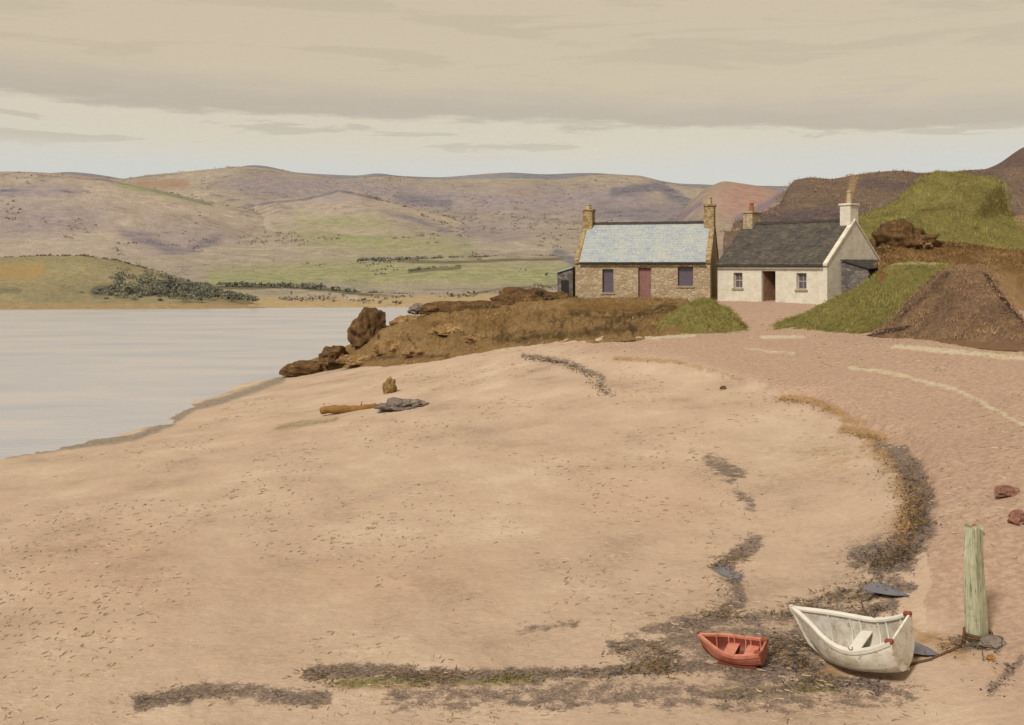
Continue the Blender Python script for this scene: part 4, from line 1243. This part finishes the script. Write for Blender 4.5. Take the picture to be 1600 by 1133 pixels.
def pool(px, py, rx, ry, label, seed):
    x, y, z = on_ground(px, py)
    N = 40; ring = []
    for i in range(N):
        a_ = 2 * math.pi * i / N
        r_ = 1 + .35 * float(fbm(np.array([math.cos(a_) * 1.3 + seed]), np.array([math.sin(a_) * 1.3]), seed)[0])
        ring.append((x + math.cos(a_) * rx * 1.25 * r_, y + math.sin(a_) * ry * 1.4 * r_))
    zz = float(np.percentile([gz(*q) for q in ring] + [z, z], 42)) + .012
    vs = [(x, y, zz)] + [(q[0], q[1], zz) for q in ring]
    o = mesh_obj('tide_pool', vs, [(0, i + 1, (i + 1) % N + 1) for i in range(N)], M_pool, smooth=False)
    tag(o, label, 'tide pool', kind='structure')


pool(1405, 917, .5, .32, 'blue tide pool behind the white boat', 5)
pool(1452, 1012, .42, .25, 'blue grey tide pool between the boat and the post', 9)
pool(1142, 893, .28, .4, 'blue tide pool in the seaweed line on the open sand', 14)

# ------------------------------------------------------------------ growth: grass, bracken, heather, seaweed, twigs
def face_samples(V, n, wfun=None, seed=0):
    r = np.random.default_rng(seed)
    a = V[:-1, :-1]; b = V[:-1, 1:]; c = V[1:, 1:]; d = V[1:, :-1]
    ar = np.linalg.norm(np.cross(c - a, d - b), axis=-1) * .5
    cen = (a + b + c + d) / 4
    if wfun is not None: ar = ar * wfun(cen)
    p = (ar / ar.sum()).ravel()
    i = r.choice(p.size, n, p=p)
    u = r.random((n, 1)); v = r.random((n, 1))
    A_, B_, C_, D_ = (q.reshape(-1, 3)[i] for q in (a, b, c, d))
    return (A_ * (1 - u) + B_ * u) * (1 - v) + (D_ * (1 - u) + C_ * u) * v


def blades(name, pts, mat, h=(.15, .35), w_=.03, n=5, lean=.5, spread=.1, seed=0, segs=2):
    r = np.random.default_rng(seed)
    verts, faces, tone = [], [], []
    for p in pts:
        pv = float(vnoise(np.array([p[0] * 1.1]), np.array([p[1] * 1.1]), seed)[0])
        tn = np.clip(.55 * pv + .45 * r.random(), 0, 1)
        for _ in range(n):
            a = r.random() * 2 * math.pi; hh = r.uniform(*h) * (.45 + 1.3 * pv * pv); l_ = r.random() * lean * hh
            q = p + np.array([r.normal() * spread, r.normal() * spread, -.03])
            ca, sa = math.cos(a), math.sin(a)
            b2 = r.random() * 2 * math.pi; lx, ly = math.cos(b2) * l_, math.sin(b2) * l_
            base = len(verts)
            for s in range(segs + 1):
                u = s / segs; ww = w_ * (1 - u * .85)
                o = q + np.array([lx * u * u, ly * u * u, hh * (u - .18 * u * u)])
                verts += [(o[0] - ca * ww, o[1] - sa * ww, o[2]), (o[0] + ca * ww, o[1] + sa * ww, o[2])]
                tone += [tn, tn]
            for s in range(segs):
                b_ = base + 2 * s
                faces.append((b_, b_ + 1, b_ + 3, b_ + 2))
    return mesh_obj(name, verts, faces, mat, None, True, dict(tone=tone))


def leafmass(name, centres, radii, mat, per, leaf, seed=0, squash=.8, parent=None):
    """many small leaf faces through the volume of each clump"""
    r = np.random.default_rng(seed)
    verts, faces, tone = [], [], []
    for c, rad in zip(centres, radii):
        t0 = r.random()
        for _ in range(per):
            d = r.normal(size=3); d /= np.linalg.norm(d); d[2] = abs(d[2]) * squash if r.random() < .85 else d[2] * .4
            q = c + d * rad * (r.random() ** .4)
            s = leaf * r.uniform(.6, 1.4)
            e1 = r.normal(size=3); e1 /= np.linalg.norm(e1); e2 = np.cross(e1, r.normal(size=3)); e2 /= np.linalg.norm(e2) + 1e-9
            b = len(verts)
            for k1, k2 in ((-1, 0), (0, -.6), (1, 0), (0, .6)): verts.append(tuple(q + (e1 * k1 + e2 * k2) * s))
            faces.append((b, b + 1, b + 2, b + 3)); tone += [np.clip(t0 * .5 + r.random() * .5, 0, 1)] * 4
    return mesh_obj(name, verts, faces, mat, parent, False, dict(tone=tone))


def leaf_mat(name, c1, c2, c3, ns=.5):
    k = NB(name)
    f = k.math('ADD', k.math('MULTIPLY', k.attr('tone'), .6), k.math('MULTIPLY', k.noise(ns, 4), .4))
    return k.done(k.ramp3(f, c1, c2, c3, .25, .5, .72), .9, None, .1)


M_grass = leaf_mat('grass_blades', A(102, 98, 44), A(134, 128, 66), A(160, 150, 90))
M_drygrass = leaf_mat('dry_grass', A(168, 154, 122), A(192, 178, 146), A(208, 196, 166))
M_brack = leaf_mat('bracken_fronds', A(88, 66, 42), A(130, 100, 64), A(166, 134, 92))
M_heath = leaf_mat('heather_sprigs', A(100, 84, 76), A(146, 118, 94), A(182, 150, 114))
M_weed = leaf_mat('kelp', A(54, 50, 68), A(94, 82, 66), A(142, 116, 82), .5)
M_weed_o = leaf_mat('ochre_wrack', A(84, 66, 42), A(134, 104, 64), A(168, 136, 92), 1.2)
M_weed_g = leaf_mat('green_weed', A(70, 68, 30), A(102, 98, 46), A(132, 122, 66), 1.2)
M_twig = leaf_mat('sea_litter', A(140, 118, 94), A(168, 146, 120), A(200, 180, 152), 2)
M_wood_leaf = leaf_mat('wood_leaf', A(104, 108, 106), A(128, 128, 114), A(150, 146, 124), .1)
M_bush = leaf_mat('bush_leaf', A(58, 56, 42), A(84, 80, 56), A(106, 98, 68), .6)


def stuff(o, label, cat): tag(o, label, cat, kind='stuff'); return o


rows_front = lambda c: (c[..., 1] < 63) * 1.0
g = np.concatenate([face_samples(VGB, 2600, None, 1), face_samples(VSG, 1500, None, 2)])
stuff(blades('turf_grass', g, M_grass, (.08, .24), .02, 5, .6, .09, 3), 'short green grass growing on the bank and hummock', 'grass')
stuff(blades('hill_grass', face_samples(VGH, 4200, None, 4), M_grass, (.12, .4), .04, 4, .6, .16, 5), 'rough green grass covering the hill behind the bracken', 'grass')
# pale bents along the foot of the banks and the verge of the track
edge_pts = []
rr = np.random.default_rng(6)
for line, n, j in (([(770, 546), (860, 534), (985, 530), (1080, 525), (1170, 519)], 420, 2), ([(1200, 517), (1280, 523), (1345, 526)], 220, 2), ([(1390, 536), (1500, 545), (1598, 556)], 260, 4),
                   ([(1330, 573), (1400, 585), (1500, 611), (1598, 664)], 110, 3)):
    la = np.array(line, float)
    for _ in range(n):
        i = rr.integers(len(la) - 1); u = rr.random(); q = la[i] * (1 - u) + la[i + 1] * u
        edge_pts.append(np.array(on_ground(q[0], q[1] + rr.normal() * j)))
stuff(blades('dry_grass', edge_pts, M_drygrass, (.04, .14), .014, 5, .9, .12, 7), 'pale dry grass along the foot of the banks and the verge of the track', 'grass')
s_ = face_samples(VRB, 2600, lambda c: (proj(c)[1] < 425) * (proj(c)[0] < 1620) * 1.0, 8)
stuff(blades('bracken', s_, M_brack, (.06, .26), .03, 6, 1.3, .25, 9), 'rust brown bracken on the bank under the green hill', 'bracken')
s_ = face_samples(VBM, 2600, lambda c: (proj(c)[1] < 530) * 1.0, 10)
stuff(blades('heather', s_, M_heath, (.05, .18), .022, 7, 1.0, .16, 11), 'brown heather tufts on the earth mound', 'heather')
s_ = face_samples(VHL, 2200, lambda c: ((proj(c)[0] > 620) & (fbm(c[..., 0] * .3, c[..., 1] * .3, 44) > -.05)) * 1.0, 12)
stuff(blades('headland_grass', s_, leaf_mat('withered_grass', A(118, 90, 52), A(160, 128, 80), A(188, 156, 106)), (.06, .24), .025, 5, .8, .14, 13), 'withered brown grass on the headland', 'grass')
# seaweed heaps
def along(strokes, n, seed, jw=.7):
    r = np.random.default_rng(seed); L_ = []; out = []
    for pts_, w_, s in strokes:
        for a, b in zip(pts_[:-1], pts_[1:]):
            L_.append((a, b, w_, math.hypot(b[0] - a[0], b[1] - a[1]) * w_ * s))
    wt_ = np.array([q[3] for q in L_]); wt_ /= wt_.sum()
    PX, PY = [], []
    for i in r.choice(len(L_), n, p=wt_):
        a, b, w_, _ = L_[i]; u = r.random()
        PX.append(a[0] + (b[0] - a[0]) * u + r.normal() * w_ * jw); PY.append(a[1] + (b[1] - a[1]) * u + r.normal() * w_ * jw * .6)
    # nearest ground vertex for each
    vx, vy = proj(VB); flat = VB.reshape(-1, 3); vx = vx.ravel(); vy = vy.ravel()
    gx = np.floor(vx / 8).astype(int); gy = np.floor(vy / 3).astype(int)
    tab = {}
    for i, (a, b) in enumerate(zip(gx, gy)): tab.setdefault((a, b), i)
    for a, b in zip(PX, PY):
        i = tab.get((int(a // 8), int(b // 3)))
        if i is not None: out.append(flat[i] + np.array([r.normal() * .05, r.normal() * .05, 0]))
    return out


near = [s for s in weed_strokes if s[0][0][1] > 704 and s[0][0][0] > 150 and s[2] > .6] + [([(1150, 1048), (1280, 1040)], 14, .9), ([(1270, 1062), (1390, 1070)], 9, .85), ([(1195, 1015), (1270, 1005)], 22, 1)]
stuff(blades('seaweed', along(near, 3600, 20, .8), M_weed, (.012, .06), .026, 7, 5.0, .17, 21, 3), 'dark tangled kelp left in strand lines on the sand', 'seaweed')
stuff(blades('far_kelp', along([([(820, 556), (880, 565), (930, 584), (950, 614)], 3, 1)], 240, 27), M_weed, (.03, .12), .03, 5, 3.0, .25, 28, 2), 'thin curved line of kelp high on the beach below the headland', 'seaweed')
stuff(blades('bladder_wrack', along([([(1220, 621), (1270, 628), (1310, 645)], 5, 1), ([(1315, 669), (1380, 686)], 6, 1), ([(1385, 705), (1420, 740), (1435, 800), (1410, 870)], 16, .8), ([(1240, 1020), (1300, 1060)], 14, 1), ([(960, 560), (1060, 565), (1160, 592)], 3, .5)], 800, 22), M_weed_o, (.015, .07), .026, 6, 4.0, .17, 23, 3), 'ochre brown wrack along the eroded edge of the track', 'seaweed')
stuff(blades('sea_lettuce', along([([(530, 1070), (620, 1060), (720, 1062), (840, 1056)], 7, 1), ([(1120, 1085), (1300, 1075)], 7, 1)], 420, 24), M_weed_g, (.02, .08), .02, 5, 2.5, .12, 25, 3), 'olive green weed among the dark kelp at the front of the beach', 'seaweed')
# litter of twigs and shells over the sand
n = 8000
yy = 12 + 50 * rr.random(n * 2) ** 1.6; uu = rr.uniform(-.55, .55, n * 2); xx = uu * yy
zz = ground_z(xx, yy); ok = (zz > .25) & (fbm(xx * .35, yy * .22, 55, 4) + .25 * (rr.random(n * 2) - .5) > .05)
xx, yy, zz = xx[ok], yy[ok], zz[ok]
verts, faces, tone = [], [], []
for x, y, z in zip(xx, yy, zz):
    a = rr.random() * math.pi; l_ = rr.uniform(.02, .07) * (1 + y / 60); w_ = .0035 * (1 + y / 30) * rr.uniform(.5, 1.8)
    c_, s_ = math.cos(a), math.sin(a); b = len(verts); bend = rr.normal() * .35
    for u in (-1, 0, 1):
        ox = x + c_ * l_ * u - s_ * bend * l_ * (u * u); oy = y + s_ * l_ * u + c_ * bend * l_ * (u * u)
        verts += [(ox - s_ * w_, oy + c_ * w_, z + .004), (ox, oy, z + .004 + w_ * 1.6), (ox + s_ * w_, oy - c_ * w_, z + .004)]
    for q in (0, 3):
        faces += [(b + q, b + q + 1, b + q + 4, b + q + 3), (b + q + 1, b + q + 2, b + q + 5, b + q + 4)]
    tone += [rr.random()] * 9
stuff(mesh_obj('beach_litter', verts, faces, M_twig, None, False, dict(tone=tone)), 'scattered twigs and straw washed over the sand', 'litter')

# scrub and heather clumps over the far hills, gathered along drains and old field lines
def scrub(name, V, n, mat, label, seed, size, fq=.02, per=7, leaf=.45, ylim=(0, 478)):
    p = face_samples(V, n * 8, lambda c: 1.0 / c[..., 1] ** 1.2, seed)
    px, py = proj(p)
    d = np.abs(fbm(p[:, 0] * fq + p[:, 1] * fq * .35, p[:, 1] * fq * .45, seed, 4))
    d2 = fbm(p[:, 0] * fq * .5, p[:, 1] * fq * .4, seed + 5, 3)
    keep = ((d < .06) | (d2 > .28)) & (py > ylim[0]) & (py < ylim[1]) & (px > -80) & (px < 1680)
    p = p[keep][:n]
    r = np.random.default_rng(seed)
    stuff(leafmass(name, list(p), list(r.uniform(*size, len(p))), mat, per, leaf, seed, .7), label, 'scrub')


M_scrub = leaf_mat('hill_scrub', A(122, 116, 112), A(146, 136, 126), A(166, 154, 140), .03)
M_scrub_g = leaf_mat('hill_scrub_green', A(104, 104, 82), A(130, 126, 98), A(152, 144, 112), .03)
scrub('hill_scrub', VHH, 2200, M_scrub, 'patchy scrub and heather over the long hills across the loch', 91, (.8, 2.4))
scrub('hill_scrub', VSP, 600, M_scrub, 'patchy heather over the pale spur on the left of the far shore', 92, (.7, 1.8))
scrub('hill_scrub', VKN, 600, M_scrub_g, 'patchy green scrub over the rounded knoll', 93, (.7, 1.8))
s_ = face_samples(VMH, 2600, lambda c: ((proj(c)[1] < 365) & (proj(c)[0] < 1620)) * 1.0, 94)
stuff(blades('moor_heather', s_, M_heath, (.1, .32), .05, 5, 1.0, .35, 95), 'brown heather tufts on the moorland hill behind the white cottage', 'heather')

# ------------------------------------------------------------------ bushes, hedges and the wood on the point
def bush(px, py, Y, r_, label, mat, n=9, per=260, leaf=.07, seed=0, name='bush', flat=.6):
    r = np.random.default_rng(seed); b = np.array(P(px, py, Y))
    root = empty(name, tuple(b)); tag(root, label, 'bush')
    c = [np.array([r.normal() * r_ * .5, r.normal() * r_ * .4, r_ * r.uniform(.1, .7) * flat * 1.4]) for _ in range(n)]
    leafmass('foliage', c, [r_ * r.uniform(.35, .6) for _ in range(n)], mat, per, leaf, seed, parent=root)
    bm = bmesh.new()
    for q in c: tube(bm, [(0, 0, -.2), tuple(q * .5), tuple(q)], [.04, .025, .01], 5)
    from_bm('stem', bm, M_door_brown, root)


bush(852, 470, 73.5, .75, 'dark scrubby bush left of the tiny grey outhouse', M_bush, 8, 240, .06, 61)
bush(893, 470, 72.2, .5, 'low dark bush in front of the tiny grey outhouse', M_bush, 7, 200, .05, 62, flat=.4)
bush(1382, 402, 73, .9, 'rust bracken bush right beside the white gable and left of the dark outcrop', M_brack, 8, 240, .08, 63)
bush(1442, 392, 74, .8, 'brown bracken bush on the right of the dark rock outcrop', M_brack, 8, 240, .08, 64)


def hedge(line, h, label, seed, name='hedge'):
    r = np.random.default_rng(seed); la = np.array(line, float); cs = []; rad = []
    for (x0, y0, Y0), (x1, y1, Y1) in zip(la[:-1], la[1:]):
        n_ = int(abs(x1 - x0) / F * Y0 / (h * .7)) + 2
        for i in range(n_):
            u = (i + r.random() * .6) / n_
            p = np.array(P(x0 + (x1 - x0) * u, y0 + (y1 - y0) * u, Y0 + (Y1 - Y0) * u)); p[2] += h * .1
            if r.random() < .88: cs.append(p); rad.append(h * r.uniform(.4, .8))
    o = leafmass(name, cs, rad, M_wood_leaf, 60, h * .16, seed)
    tag(o, label, 'hedge')


hedge([(345, 446, 315), (430, 448, 312), (500, 450, 308), (560, 458, 300)], 2.2, 'dark hedge along the top of the shore strip right of the wood', 71)
hedge([(560, 408, 385), (650, 406, 392), (760, 404, 395), (870, 403, 395)], 2.2, 'long dark hedge at the top of the green fields', 72)
hedge([(640, 424, 352), (720, 419, 360)], 2.0, 'short dark hedge in the middle of the green field', 73)
hedge([(575, 459, 298), (640, 464, 285), (700, 465, 280)], 1.6, 'low hedge at the foot of the green field just above the water', 74)
# the wood at the end of the pasture point
r = np.random.default_rng(80); cs = []; rad = []
for _ in range(260):
    u = r.beta(1.6, 1.3); px = 110 + 290 * u; top = np.interp(px, [110, 150, 180, 230, 300, 340, 400], [455, 436, 420, 428, 445, 454, 468])
    py = r.uniform(top + 4, max(top + 5, 474 - 14 * r.random())); Y = 246 - (py - top) / (472 - top) * 38
    p = np.array(P(px, py, Y)); rad.append(r.uniform(.45, 1.7) * (1 if 180 < px < 330 else .6)); p[2] += rad[-1] * .6; cs.append(p)
stuff(leafmass('wood', cs, rad, M_wood_leaf, 90, .2, 81, 1.0), 'dark wood of small trees on the pasture point by the water', 'wood')
r = np.random.default_rng(82); cs = []; rad = []
for _ in range(160):
    px = r.uniform(-60, 420); ln = np.interp(px, [-60, 0, 60, 130, 180, 230, 300, 340, 420], [403, 404, 400, 400, 407, 421, 442, 453, 474])
    p = np.array(P(px, ln + 2, 250)); cs.append(p); rad.append(r.uniform(.5, 1.1))
stuff(leafmass('skyline_scrub', cs, rad, M_wood_leaf, 40, .22, 83), 'thin line of dark scrub along the crest of the pasture point', 'scrub')
